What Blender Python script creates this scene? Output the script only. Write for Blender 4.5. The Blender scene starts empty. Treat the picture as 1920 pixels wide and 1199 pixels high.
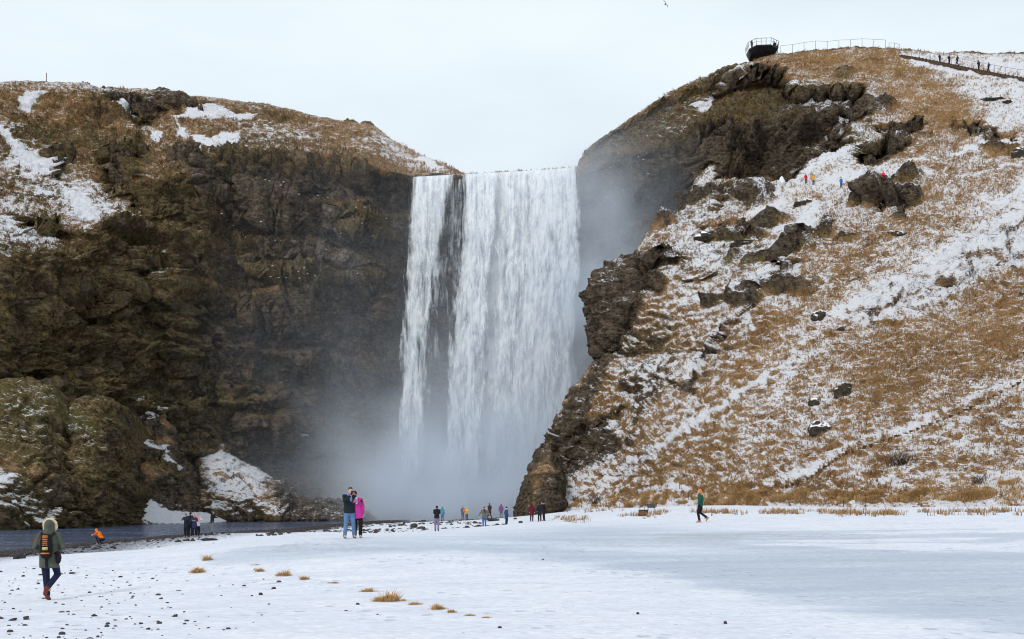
import bpy, bmesh, math, random
import numpy as np
from mathutils import Vector, Matrix
R = math.radians
random.seed(7)
rng = np.random.default_rng(7)
sc = bpy.context.scene
col = sc.collection

# ------------------------------------------------------------------ camera, sky, sun, exposure
F, CX, HY, CZ = 2066.0, 960.0, 935.0, 1.7          # focal length in photo pixels, centre column, horizon row, eye height
cam_d = bpy.data.cameras.new('camera'); cam = bpy.data.objects.new('camera', cam_d); col.objects.link(cam)
cam.location = (0, 0, CZ); cam.rotation_euler = (R(90), 0, 0)
cam_d.sensor_width = 36; cam_d.lens = F / 1920 * 36
cam_d.shift_y = (HY - 599.5) / 1920
cam_d.clip_start = 0.1; cam_d.clip_end = 4000
sc.camera = cam

SUN_EL, SUN_AZ = 32.0, 215.0                         # soft light from behind the camera, a little from the left
w = bpy.data.worlds.new('World'); sc.world = w; w.use_nodes = True
nt = w.node_tree; nt.nodes.clear()
out = nt.nodes.new('ShaderNodeOutputWorld'); bg = nt.nodes.new('ShaderNodeBackground')
sky = nt.nodes.new('ShaderNodeTexSky'); sky.sky_type = 'NISHITA'; sky.sun_disc = False
sky.sun_elevation = R(SUN_EL); sky.sun_rotation = R(SUN_AZ); sky.air_density = 1.2; sky.dust_density = 2.0
tc = nt.nodes.new('ShaderNodeTexCoord')
mp = nt.nodes.new('ShaderNodeMapping'); mp.inputs['Scale'].default_value = (1.3, 1.3, 4.5)
cl = nt.nodes.new('ShaderNodeTexNoise'); cl.inputs['Scale'].default_value = 1.6; cl.inputs['Detail'].default_value = 5; cl.inputs['Roughness'].default_value = .5
rp = nt.nodes.new('ShaderNodeValToRGB')
rp.color_ramp.elements[0].position = .30; rp.color_ramp.elements[0].color = (.80, .80, .80, 1)
rp.color_ramp.elements[1].position = .62; rp.color_ramp.elements[1].color = (1, 1, 1, 1)
cc = nt.nodes.new('ShaderNodeRGB'); cc.outputs[0].default_value = (8.25, 9.15, 9.75, 1)    # overcast cloud deck
mx = nt.nodes.new('ShaderNodeMixRGB'); sk2 = nt.nodes.new('ShaderNodeMixRGB'); sk2.blend_type = 'MULTIPLY'; sk2.inputs[0].default_value = 0
L = nt.links.new
L(tc.outputs['Generated'], mp.inputs['Vector']); L(mp.outputs[0], cl.inputs['Vector']); L(cl.outputs['Fac'], rp.inputs[0])
L(rp.outputs[0], mx.inputs[0]); L(sky.outputs[0], mx.inputs[1]); L(cc.outputs[0], mx.inputs[2]); L(mx.outputs[0], bg.inputs[0]); L(bg.outputs[0], out.inputs[0])
bg.inputs[1].default_value = 0.105
sun_d = bpy.data.lights.new('sun', 'SUN'); sun = bpy.data.objects.new('sun', sun_d); col.objects.link(sun)
sun_d.energy = 1.45; sun_d.angle = R(12); sun_d.color = (1, .95, .88)
sun.rotation_euler = (R(90 - SUN_EL), 0, R(180 - SUN_AZ)); sun.location = (0, -40, 120)
vs = sc.view_settings
vs.view_transform = 'Standard'; vs.look = 'None'; vs.gamma = 1; vs.use_curve_mapping = False; vs.exposure = 0.0
sc.render.engine = 'CYCLES'; sc.cycles.filter_width = 1.1
cy = sc.cycles
cy.use_denoising = True
cy.max_bounces = 8; cy.diffuse_bounces = 2; cy.glossy_bounces = 2; cy.transmission_bounces = 2; cy.volume_bounces = 6; cy.transparent_max_bounces = 24
cy.volume_step_rate = 0.35; cy.volume_preview_step_rate = 0.35; cy.volume_max_steps = 128
cy.sample_clamp_indirect = 4; cy.caustics_reflective = False; cy.caustics_refractive = False

# ------------------------------------------------------------------ small helpers
def tag(o, label=None, cat=None, group=None, kind=None):
    if label: o['label'] = label
    if cat: o['category'] = cat
    if group: o['group'] = group
    if kind: o['kind'] = kind
    return o
def empty(name, loc, rz=0):
    o = bpy.data.objects.new(name, None); col.objects.link(o); o.location = loc; o.rotation_euler = (0, 0, rz); o.empty_display_size = .3
    return o
def W(px, py, Y):                                    # the point Y metres ahead that the photo shows at (px, py)
    return ((px - CX) / F * Y, Y, CZ + (HY - py) / F * Y)
def lut(x, tab):
    a = np.array(tab, float); return np.interp(x, a[:, 0], a[:, 1])
def sstep(a, b, x):
    t = np.clip((x - a) / (b - a), 0, 1); return t * t * (3 - 2 * t)
def _h(ix, iy, iz, seed):
    n = (ix.astype(np.uint32) * np.uint32(374761393) + iy.astype(np.uint32) * np.uint32(668265263) + iz.astype(np.uint32) * np.uint32(2147483647 - 58) * np.uint32(7) + np.uint32((seed * 1013904223) & 0xffffffff))
    n = (n ^ (n >> np.uint32(13))) * np.uint32(1274126177); n = n ^ (n >> np.uint32(16)); n = n * np.uint32(2246822519); return n ^ (n >> np.uint32(15))
def gnoise(p, seed=0):                               # gradient noise, about -1..1, p is (..., 3)
    with np.errstate(over='ignore'):
        p = np.asarray(p, np.float64); i = np.floor(p).astype(np.int64); f = (p - i).astype(np.float32)
        u = f * f * f * (f * (f * 6 - 15) + 10); res = np.zeros(p.shape[:-1], np.float32)
        for dx in (0, 1):
            wx = u[..., 0] if dx else 1 - u[..., 0]
            for dy in (0, 1):
                wy = u[..., 1] if dy else 1 - u[..., 1]
                for dz in (0, 1):
                    wz = u[..., 2] if dz else 1 - u[..., 2]
                    h = _h(i[..., 0] + dx, i[..., 1] + dy, i[..., 2] + dz, seed)
                    gx = (h & np.uint32(1023)).astype(np.float32) / 511.5 - 1; gy = ((h >> np.uint32(10)) & np.uint32(1023)).astype(np.float32) / 511.5 - 1; gz = ((h >> np.uint32(20)) & np.uint32(1023)).astype(np.float32) / 511.5 - 1
                    res += wx * wy * wz * (gx * (f[..., 0] - dx) + gy * (f[..., 1] - dy) + gz * (f[..., 2] - dz))
    return res * 1.25
def fbm(p, oct=4, seed=0, gain=.5, lac=2.03):
    a, s, r = 1., 0., 0.
    for k in range(oct):
        r = r + a * gnoise(p, seed + k); s += a; a *= gain; p = p * lac
    return r / s
def ridged(p, oct=4, seed=0, gain=.5):
    a, s, r = 1., 0., 0.
    for k in range(oct):
        r = r + a * (1 - 2 * np.abs(gnoise(p, seed + k))); s += a; a *= gain; p = p * 2.07
    return r / s
def blocks(p, seed=0):                               # angular blocks: a random value per cell, 0..1, and how near its joint is
    p = np.asarray(p, np.float64); i = np.floor(p).astype(np.int64); f = (p - i).astype(np.float32); sh = p.shape[:-1]
    d1 = np.full(sh, 9., np.float32); d2 = np.full(sh, 9., np.float32); val = np.zeros(sh, np.float32)
    with np.errstate(over='ignore'):
        for dx in (-1, 0, 1):
            for dy in (-1, 0, 1):
                for dz in (-1, 0, 1):
                    h = _h(i[..., 0] + dx, i[..., 1] + dy, i[..., 2] + dz, seed); jx = (h & np.uint32(1023)).astype(np.float32) / 1023; jy = ((h >> np.uint32(10)) & np.uint32(1023)).astype(np.float32) / 1023; jz = ((h >> np.uint32(20)) & np.uint32(1023)).astype(np.float32) / 1023
                    d = np.abs(dx + .15 + .7 * jx - f[..., 0]) + np.abs(dy + .15 + .7 * jy - f[..., 1]) * .9 + np.abs(dz + .15 + .7 * jz - f[..., 2]) * 1.1
                    c = d < d1; d2 = np.where(c, d1, np.minimum(d2, d)); val = np.where(c, ((h >> np.uint32(5)) & np.uint32(255)).astype(np.float32) / 255, val); d1 = np.where(c, d, d1)
    return val, d2 - d1
def poly_mask(px, py, poly, soft=8):                 # 1 inside the polygon, soft rim
    o = np.zeros(px.shape, np.float32); a = np.array(poly, float)
    b = (px > a[:, 0].min() - soft) & (px < a[:, 0].max() + soft) & (py > a[:, 1].min() - soft) & (py < a[:, 1].max() + soft)
    if not b.any(): return o
    x, y = px[b], py[b]; d2 = np.full(x.shape, 1e9); ins = np.zeros(x.shape, bool)
    for (x0, y0), (x1, y1) in zip(a, np.roll(a, -1, 0)):
        ex, ey = x1 - x0, y1 - y0; t = np.clip(((x - x0) * ex + (y - y0) * ey) / (ex * ex + ey * ey + 1e-9), 0, 1)
        d2 = np.minimum(d2, (x - x0 - t * ex) ** 2 + (y - y0 - t * ey) ** 2)
        c = (y0 > y) != (y1 > y)
        if y1 != y0: ins ^= c & (x < ex * (y - y0) / (y1 - y0) + x0)
    d = np.sqrt(d2); o[b] = sstep(-soft, soft, np.where(ins, d, -d)); return o
def line_mask(px, py, pts, wd):                      # 1 on a polyline, falling to 0 at wd pixels
    o = np.zeros(px.shape, np.float32); a = np.array(pts, float)
    b = (px > a[:, 0].min() - wd) & (px < a[:, 0].max() + wd) & (py > a[:, 1].min() - wd) & (py < a[:, 1].max() + wd)
    if not b.any(): return o
    x, y = px[b], py[b]; d2 = np.full(x.shape, 1e9)
    for (x0, y0), (x1, y1) in zip(a[:-1], a[1:]):
        ex, ey = x1 - x0, y1 - y0; t = np.clip(((x - x0) * ex + (y - y0) * ey) / (ex * ex + ey * ey + 1e-9), 0, 1)
        d2 = np.minimum(d2, (x - x0 - t * ex) ** 2 + (y - y0 - t * ey) ** 2)
    o[b] = 1 - sstep(.25 * wd, wd, np.sqrt(d2)); return o
def pchip(x, y, q):                                  # smooth, never overshooting interpolation along axis 0
    x = np.asarray(x, float); y = np.asarray(y, float); h = np.diff(x); sh = (-1,) + (1,) * (y.ndim - 1)
    dl = np.diff(y, axis=0) / h.reshape(sh); m = np.zeros_like(y); m[0] = dl[0]; m[-1] = dl[-1]
    a, b = dl[:-1], dl[1:]; m[1:-1] = np.where(a * b > 0, 2 * a * b / np.where(np.abs(a + b) < 1e-12, 1, a + b), 0)
    k = np.clip(np.searchsorted(x, q, side='right') - 1, 0, len(x) - 2); hh = h[k].reshape(sh); t = ((q - x[k]) / h[k]).reshape(sh)
    return (2*t**3 - 3*t**2 + 1) * y[k] + (t**3 - 2*t**2 + t) * hh * m[k] + (-2*t**3 + 3*t**2) * y[k+1] + (t**3 - t**2) * hh * m[k+1]
def normals(P):
    du = np.gradient(P, axis=1); dv = np.gradient(P, axis=0); n = np.cross(du, dv); return n / (np.linalg.norm(n, axis=-1, keepdims=True) + 1e-9)
def np_mesh(name, V, Fq, mat, attr=None, uv=None, smooth=True, parent=None):
    me = bpy.data.meshes.new(name); V = np.ascontiguousarray(V, np.float32).reshape(-1, 3); Fq = np.ascontiguousarray(Fq, np.int32); k = Fq.shape[1]
    me.vertices.add(len(V)); me.vertices.foreach_set('co', V.ravel()); me.loops.add(Fq.size); me.loops.foreach_set('vertex_index', Fq.ravel())
    me.polygons.add(len(Fq)); me.polygons.foreach_set('loop_start', np.arange(0, Fq.size, k, dtype=np.int32)); me.polygons.foreach_set('loop_total', np.full(len(Fq), k, np.int32))
    if attr:
        for nm, v in attr.items():
            v = np.ascontiguousarray(v, np.float32)
            if v.ndim == 2 and v.shape[1] == 4: a = me.attributes.new(nm, 'FLOAT_COLOR', 'POINT'); a.data.foreach_set('color', v.ravel())
            elif v.ndim == 2: a = me.attributes.new(nm, 'FLOAT_VECTOR', 'POINT'); a.data.foreach_set('vector', v.ravel())
            else: a = me.attributes.new(nm, 'FLOAT', 'POINT'); a.data.foreach_set('value', v.ravel())
    me.update(calc_edges=True)
    if smooth: me.polygons.foreach_set('use_smooth', np.ones(len(Fq), bool))
    if mat: me.materials.append(mat)
    o = bpy.data.objects.new(name, me); col.objects.link(o)
    if parent: o.parent = parent
    return o
def grid_faces(nv, nu):
    i = np.arange(nv * nu).reshape(nv, nu); return np.stack([i[:-1, :-1], i[:-1, 1:], i[1:, 1:], i[1:, :-1]], -1).reshape(-1, 4)
def project(P):
    Y = np.maximum(P[..., 1], .5); return CX + P[..., 0] / Y * F, HY - (P[..., 2] - CZ) / Y * F

# ------------------------------------------------------------------ materials
class NT:
    def __init__(s, name):
        s.m = bpy.data.materials.new(name); s.m.use_nodes = True; s.t = s.m.node_tree; s.t.nodes.clear(); s.out = s.t.nodes.new('ShaderNodeOutputMaterial')
    def set(s, sock, v):
        if isinstance(v, bpy.types.NodeSocket): s.t.links.new(v, sock)
        elif v is not None:
            if sock.type == 'RGBA' and len(v) == 3: v = (*v, 1)
            sock.default_value = v
    def n(s, typ, ins=None, **kw):
        nd = s.t.nodes.new('ShaderNode' + typ)
        for k, v in kw.items(): setattr(nd, k, v)
        for k, v in (ins or {}).items(): s.set(nd.inputs[k], v)
        return nd
    def math(s, op, a, b=None, c=None, clamp=False):
        nd = s.n('Math', operation=op, use_clamp=clamp)
        for k, v in enumerate((a, b, c)):
            if v is not None: s.set(nd.inputs[k], v)
        return nd.outputs[0]
    def mul(s, a, b): return s.math('MULTIPLY', a, b)
    def add(s, a, b): return s.math('ADD', a, b)
    def mix(s, f, a, b, blend='MIX'):
        nd = s.n('MixRGB', blend_type=blend); s.set(nd.inputs[0], f); s.set(nd.inputs[1], a); s.set(nd.inputs[2], b); return nd.outputs[0]
    def step(s, x, a, b):
        nd = s.n('MapRange', interpolation_type='SMOOTHSTEP'); s.set(nd.inputs[0], x); s.set(nd.inputs[1], a); s.set(nd.inputs[2], b); return nd.outputs[0]
    def ramp(s, x, stops):
        nd = s.n('ValToRGB'); r = nd.color_ramp
        while len(r.elements) < len(stops): r.elements.new(.5)
        for e, (p, c) in zip(r.elements, stops): e.position = p; e.color = (*c, 1)
        s.set(nd.inputs[0], x); return nd.outputs[0]
    def pos(s): return s.n('NewGeometry').outputs['Position']
    def scale(s, v, sc3, loc=(0, 0, 0)):
        nd = s.n('Mapping'); s.set(nd.inputs['Vector'], v); nd.inputs['Scale'].default_value = sc3; nd.inputs['Location'].default_value = loc; return nd.outputs[0]
    def noise(s, v, scale=1., detail=4., rough=.55, dist=0.):
        nd = s.n('TexNoise'); s.set(nd.inputs['Vector'], v); nd.inputs['Scale'].default_value = scale; nd.inputs['Detail'].default_value = detail; nd.inputs['Roughness'].default_value = rough; nd.inputs['Distortion'].default_value = dist; return nd.outputs['Fac']
    def bump(s, h, strength=.5, dist=.1):
        nd = s.n('Bump'); s.set(nd.inputs['Height'], h); nd.inputs['Strength'].default_value = strength; nd.inputs['Distance'].default_value = dist; return nd.outputs['Normal']
    def bsdf(s, color, rough=.8, normal=None, spec=.3, **kw):
        nd = s.n('BsdfPrincipled'); s.set(nd.inputs['Base Color'], color); s.set(nd.inputs['Roughness'], rough); s.set(nd.inputs['Specular IOR Level'], spec)
        if normal is not None: s.set(nd.inputs['Normal'], normal)
        for k, v in kw.items(): s.set(nd.inputs[k], v)
        s.t.links.new(nd.outputs[0], s.out.inputs['Surface']); return nd
SNOW = (.845, .85, .905)
def terrain_material():
    t = NT('terrain'); P = t.pos()
    a = t.n('Attribute', attribute_name='mask'); sep = t.n('SeparateColor'); t.set(sep.inputs[0], a.outputs['Color'])
    snow, rock, moss, gold = sep.outputs[0], sep.outputs[1], sep.outputs[2], a.outputs['Alpha']
    nf = t.noise(P, 2.6, 5, .68); nm = t.noise(P, .33, 4, .6); nh = t.noise(t.scale(P, (.8, .8, 3.4)), 1.0, 5, .62); nl = t.noise(P, .07, 3, .5); nx = t.noise(P, 1.1, 4, .62)
    mixn = t.add(t.mul(nf, .55), t.add(t.mul(nm, .25), t.mul(nx, .2)))
    grass = t.ramp(mixn, [(.36, (.085, .050, .025)), (.46, (.24, .142, .072)), (.55, (.385, .245, .132)), (.66, (.52, .375, .23))])
    goldc = t.ramp(mixn, [(.36, (.09, .048, .020)), (.48, (.285, .152, .060)), (.58, (.43, .26, .115)), (.68, (.56, .39, .20))])
    mossc = t.ramp(mixn, [(.36, (.014, .011, .006)), (.46, (.092, .066, .029)), (.54, (.205, .148, .064)), (.64, (.34, .255, .115))])
    rk = t.add(t.mul(nf, .40), t.add(t.mul(nx, .3), t.mul(nh, .3)))
    rockc = t.ramp(rk, [(.38, (.011, .009, .007)), (.46, (.058, .043, .031)), (.54, (.135, .103, .074)), (.64, (.25, .20, .15))])
    palec = t.ramp(rk, [(.38, (.05, .042, .035)), (.5, (.18, .15, .125)), (.62, (.34, .30, .26))])
    rockc = t.mix(t.step(t.add(gold, t.mul(t.add(nx, -.5), 1.2)), .3, .8), rockc, palec)
    green = t.mul(t.step(nl, .5, .62), t.step(nm, .45, .6))
    mossc = t.mix(t.mul(green, .6), mossc, (.058, .064, .014))
    c = t.mix(gold, grass, goldc)
    c = t.mix(t.step(t.add(moss, t.mul(t.add(nm, -.5), .9)), .3, .7), c, mossc)
    c = t.mix(t.step(t.add(rock, t.add(t.mul(t.add(nf, -.5), .9), t.mul(t.add(nm, -.5), .9))), .3, .7), c, rockc)
    ns = t.noise(t.scale(P, (.9, .9, 2.4)), 3.6, 4, .72)
    geo = t.n('NewGeometry'); sx = t.n('SeparateXYZ'); t.set(sx.inputs[0], geo.outputs['Normal'])
    s = t.add(snow, t.add(t.mul(t.add(ns, -.5), 1.7), t.add(t.mul(t.add(nm, -.5), .32), t.mul(t.add(sx.outputs[2], -.62), .35))))
    sf = t.mul(t.step(s, .40, .64), .96)
    c = t.mix(sf, c, SNOW)
    b = t.bump(t.add(nf, t.add(t.mul(nx, .8), t.mul(nh, .7))), 1.0, .5)
    t.bsdf(c, .95, b, .12); return t.m
M_TERRAIN = terrain_material()
def flat_mat(name, c, rough=.8, var=.25, scale=14, spec=.25, bump=0, **kw):
    t = NT(name); tcn = t.n('TexCoord').outputs['Object']; n = t.noise(tcn, scale, 4, .6)
    lo = tuple(x * (1 - var) for x in c); hi = tuple(min(1, x * (1 + var)) for x in c)
    t.bsdf(t.ramp(n, [(.3, lo), (.7, hi)]), rough, t.bump(n, bump, .02) if bump else None, spec, **kw); return t.m

# ------------------------------------------------------------------ terrain: cliffs and hill
TERR = {}; PUSH = {}
def build_terrain(name, P, recess, masks, rough=1.0, mask_valid=None, amp=None, steepw=1.0, keepgold=False, topline=None, wl=(.18, .50), wallr=.46, terr_bias=0., st=(.38, .72)):
    """P: (nv, nu, 3) base surface. recess: [(polygon, metres pushed back, soft px)], masks: function(px, py, ctx) -> snow, rock, moss, gold."""
    px, py = project(P)
    wn = P * .16
    wx = px + 16 * gnoise(wn, 91) + 7 * gnoise(wn * 3.1, 92); wy = py + 16 * gnoise(wn, 93) + 7 * gnoise(wn * 3.1, 94)
    if mask_valid is not None: wx = np.where(mask_valid, wx, -9999)
    view = P - np.array([0, 0, CZ]); view /= np.linalg.norm(view, axis=-1, keepdims=True)
    dep = np.zeros(px.shape)
    for poly, d, s in recess: dep += d * poly_mask(wx, wy, poly, s)
    if topline is not None: dep = dep * sstep(4, 26, py - lut(px, topline))
    P = P + view * dep[..., None] * np.array([1, 1, .25])
    N = normals(P); N = np.where((np.sum(N * view, -1) > 0)[..., None], -N, N)
    if mask_valid is not None: pass
    PUSH.clear(); snow, rock, moss, gold = masks(wx, wy, P, N); push = PUSH.get('d', 0.)
    A = np.ones(px.shape) if amp is None else amp
    q = P + 1.5 * np.stack([gnoise(P * .11, 5), gnoise(P * .11, 6), gnoise(P * .11, 7)], -1)
    big = ridged(q * np.array([.085, .085, .05]), 4, 11) * 1.5
    mid = fbm(q * np.array([.35, .35, .42]), 4, 21) * 1.0
    zz = q[..., 2] * .30 + .8 * gnoise(q * .07, 31); strat = (np.abs((zz % 1) - .5) * 2) ** 2 * .9 * (0.5 + gnoise(q * .12, 33))
    vert = ridged(q * np.array([.30, .30, .05]), 3, 41) * .8
    small = fbm(P * 1.35, 3, 51) * .42
    tz = (P[..., 2] * .95 + 1.3 * gnoise(P * .3, 63)) % 1; tri = np.where(tz < .75, tz / .75, (1 - tz) / .25) * .42 * sstep(-.1, .25, gnoise(P * .045, 64) + terr_bias)
    chip = ridged(P * np.array([.8, .8, .95]), 3, 88) * .55
    terr = (np.abs(((P[..., 2] * .75 + 1.6 * gnoise(P * .22, 61)) % 1) - .5)) * .5
    lump = np.abs(gnoise(P * np.array([.75, .75, 1.0]), 71)) * .55 + np.abs(gnoise(P * 1.6, 72)) * .28
    qb = q + .5 * np.stack([gnoise(P * .5, 95), gnoise(P * .5, 96), gnoise(P * .5, 97)], -1)
    v1, e1 = blocks(qb * np.array([.20, .20, .26]), 301); v2, e2 = blocks(qb * np.array([.62, .62, .85]), 302)
    blk = (v1 - .5) * 3.0 * sstep(0, .12, e1) + (v2 - .5) * 1.15 - .5 * (1 - sstep(0, .16, e2)) - .8 * (1 - sstep(0, .10, e1)); blk = blk * (.5 + .7 * sstep(-.4, .4, gnoise(P * .05, 98)))
    steep = 1 - sstep(st[0], st[1], N[..., 2]); g = np.clip(np.maximum(rock, steep) * steepw + rock * (1 - steepw), 0, 1)
    butt = (ridged(q * np.array([.060, .060, .013]), 3, 81) * 3.6 + ridged(q * np.array([.13, .13, .035]), 2, 86) * 1.2) * steepw
    ledge = np.abs((((q[..., 2] + 3 * gnoise(q * .05, 83)) * .13) % 1) - .5) * 2; ledge = (ledge ** 3) * 2.2 * (steepw > .9) * (.35 + .65 * sstep(-.3, .3, gnoise(q * .06, 84)))
    D = g * (butt + ledge + big * .7 + mid * .8 + strat * 1.3 + vert * 1.9 + blk + small * 1.5 + chip - 2.2 * steepw - 1.2) + (1 - g) * (big * .42 + mid * .40 + terr * .6 + tri + lump + small * .4)
    D = D * (1 - .6 * sstep(HY - 60, HY - 20, py) * 0)
    P2 = P + N * ((D + push) * A * rough)[..., None]
    N2 = normals(P2); N2 = np.where((np.sum(N2 * view, -1) > 0)[..., None], -N2, N2)
    nz = N2[..., 2]
    kk = np.ones(5) / 5; nzs = np.apply_along_axis(lambda a: np.convolve(a, kk, 'same'), 0, nz); nzs = np.apply_along_axis(lambda a: np.convolve(a, kk, 'same'), 1, nzs)
    wall = 1 - sstep(wl[0], wl[1], nzs)
    rock = np.clip(np.maximum(rock, wall * wallr) - .55 * sstep(.30, .65, nzs) * (1 - rock) * (1.6 - rock), 0, 1)
    moss = np.clip(moss + .35 * wall, 0, 1)
    snow = snow + .55 * (nz - .45) * (.45 + .55 * (1 - rock)) - .12 * wall
    gold = gold if keepgold else gold * (1 - rock)
    att = np.stack([np.clip(snow, 0, 1), np.clip(rock, 0, 1), np.clip(moss, 0, 1), np.clip(gold, 0, 1)], -1).reshape(-1, 4)
    TERR[name] = (P2, N2, att.reshape(P.shape[:2] + (4,)), mask_valid)
    nv, nu = P.shape[:2]
    f = grid_faces(nv, nu)
    # face the camera
    o = np_mesh(name, P2, f[:, ::-1], M_TERRAIN, {'mask': att})
    tag(o, kind='structure'); return o

# --- the amphitheatre: left massif, wall behind the falls, right back cliff
RIM = [(-700, 190), (-300, 170), (0, 162), (60, 160), (165, 161), (190, 172), (270, 172), (310, 182), (400, 190), (500, 202), (590, 225), (700, 241), (735, 266), (780, 290), (830, 308), (868, 326), (880, 327), (980, 322), (1083, 315), (1088, 298), (1100, 286), (1150, 250), (1215, 205), (1250, 181), (1300, 156), (1350, 143), (1460, 128), (1600, 120)]
RIMY = [(-700, 150), (-300, 170), (0, 186), (250, 196), (450, 202), (600, 205), (700, 206), (780, 202), (840, 192), (872, 182), (1084, 182), (1100, 186), (1150, 189), (1220, 195), (1300, 200), (1460, 206), (1600, 210)]
EDGE = [(-700, 470), (-300, 470), (0, 470), (120, 460), (200, 440), (260, 420), (330, 345), (400, 310), (500, 300), (600, 312), (680, 322), (760, 338), (868, 332), (1084, 322), (1100, 320), (1200, 300), (1300, 270), (1460, 240), (1600, 230)]   # where the grassy slope breaks into the cliff
EDGEY = [(-700, 118), (-300, 126), (0, 140), (120, 150), (250, 162), (350, 168), (450, 171), (600, 174), (700, 177), (780, 179), (870, 181), (1084, 181), (1100, 183), (1200, 184), (1300, 186), (1460, 188), (1600, 190)]
BASEY = [(-700, 108), (-300, 118), (0, 130), (120, 142), (250, 154), (350, 161), (450, 166), (600, 172), (700, 176), (780, 181), (870, 187), (1000, 188), (1090, 180), (1200, 172), (1300, 168), (1600, 160)]
def cliff_surface():
    s = np.concatenate([np.linspace(-700, -60, 90)[:-1], np.linspace(-60, 1400, 800), np.linspace(1400, 1600, 20)[1:]])
    rp, ry, ep, ey, by = lut(s, RIM), lut(s, RIMY), lut(s, EDGE), lut(s, EDGEY), lut(s, BASEY)
    k = np.ones(9) / 9
    sm = lambda a: np.convolve(np.pad(a, 4, 'edge'), k, 'valid')
    ep, ey, by, ry = sm(ep), sm(ey), sm(by), sm(ry)
    ep = np.maximum(ep, rp + 6)
    pb = HY + (CZ + 1.6) * F / by
    rows = []
    def row(py, Y): rows.append(np.stack([(s - CX) / F * Y, Y, CZ + (HY - py) / F * Y], -1))
    row(pb + 60, by - 1)
    for t in (0, .3, .62, .88, 1):                      # base to cliff edge
        row(pb + (ep - pb) * t, by + (ey - by) * (t ** 1.5) - 1.2 * math.sin(math.pi * t))
    for t in (.35, .7, 1):                              # edge to rim
        row(ep + (rp - ep) * t, ey + (ry - ey) * (t ** .9))
    G = np.stack(rows)
    last = G[-1]
    for dy, dz in ((5, -.2), (18, -1.5), (70, -6)):
        G = np.concatenate([G, (last + np.stack([s * 0, s * 0 + dy, s * 0 + dz], -1))[None]])
    vk = np.array([0, .03, .2, .38, .52, .6, .74, .87, 1.0, 1.03, 1.06, 1.1])
    vq = np.concatenate([np.linspace(0, 1, 440), np.linspace(1, 1.1, 14)[1:]])
    P = pchip(vk, G, vq)
    valid = np.repeat((vq <= 1.0)[:, None], len(s), 1)
    return P, valid
P1, valid1 = cliff_surface()
REC1 = [
    ([(330, 300), (400, 300), (520, 300), (640, 320), (760, 345), (768, 392), (700, 388), (600, 372), (500, 360), (430, 385), (360, 372)], 4.0, 12),
    ([(190, 300), (255, 285), (285, 350), (270, 400), (200, 380)], 4.0, 10), ([(190, 480), (240, 470), (245, 560), (190, 600)], 3.5, 9),
    ([(188, 170), (270, 180), (300, 180), (400, 198), (392, 214), (310, 208), (285, 224), (205, 200)], 3.5, 6), ([(258, 186), (292, 190), (296, 222), (262, 224)], -3.0, 6), ([(250, 430), (320, 430), (330, 560), (255, 600)], -2.5, 14), ([(0, 470), (170, 470), (180, 560), (0, 600)], -2.5, 18),
    ([(340, 380), (372, 370), (380, 450), (350, 470)], 3, 8), ([(80, 300), (120, 300), (130, 335), (90, 340)], 2, 8),
    ([(470, 370), (540, 370), (560, 420), (480, 425)], -2.5, 12), ([(560, 560), (700, 560), (740, 660), (640, 700), (560, 650)], 3.0, 22),
    ([(330, 560), (420, 600), (400, 760), (330, 760)], 2.5, 20), ([(540, 690), (750, 690), (760, 900), (560, 900)], 4.0, 40),
    ([(0, 620), (60, 600), (70, 720), (0, 720)], 2.5, 15), ([(100, 560), (165, 540), (175, 700), (110, 700)], 2.5, 12),
    ([(1215, 330), (1260, 300), (1340, 300), (1330, 400), (1240, 420)], 4.5, 16), ([(1100, 380), (1200, 380), (1210, 640), (1100, 640)], 4, 30), ([(1120, 300), (1180, 300), (1190, 360), (1130, 370)], -2.5, 15),
    ([(640, 398), (665, 395), (720, 430), (750, 452), (738, 462), (690, 446), (655, 430)], -3.0, 5), ([(590, 440), (650, 436), (700, 455), (690, 475), (600, 462)], 2.5, 7), ([(480, 500), (600, 505), (700, 520), (640, 530), (500, 526)], -2.2, 6), ([(420, 560), (560, 548), (640, 566), (520, 580)], -2.0, 7), ([(500, 590), (620, 585), (700, 610), (610, 625)], -2.0, 8), ([(540, 395), (600, 390), (640, 410), (590, 425)], 2.2, 8),
    ([(455, 780), (540, 800), (545, 825), (470, 815)], -2.5, 8), ([(255, 520), (290, 500), (300, 560), (260, 580)], 3.0, 8), ([(60, 540), (150, 545), (160, 575), (50, 570)], 2.5, 8), ([(20, 420), (110, 430), (140, 460), (30, 450)], 2.0, 6), ([(320, 470), (345, 470), (350, 560), (325, 560)], 2.5, 7),
    ([(760, 335), (1085, 325), (1085, 990), (745, 990)], 3.0, 16),
]
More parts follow.
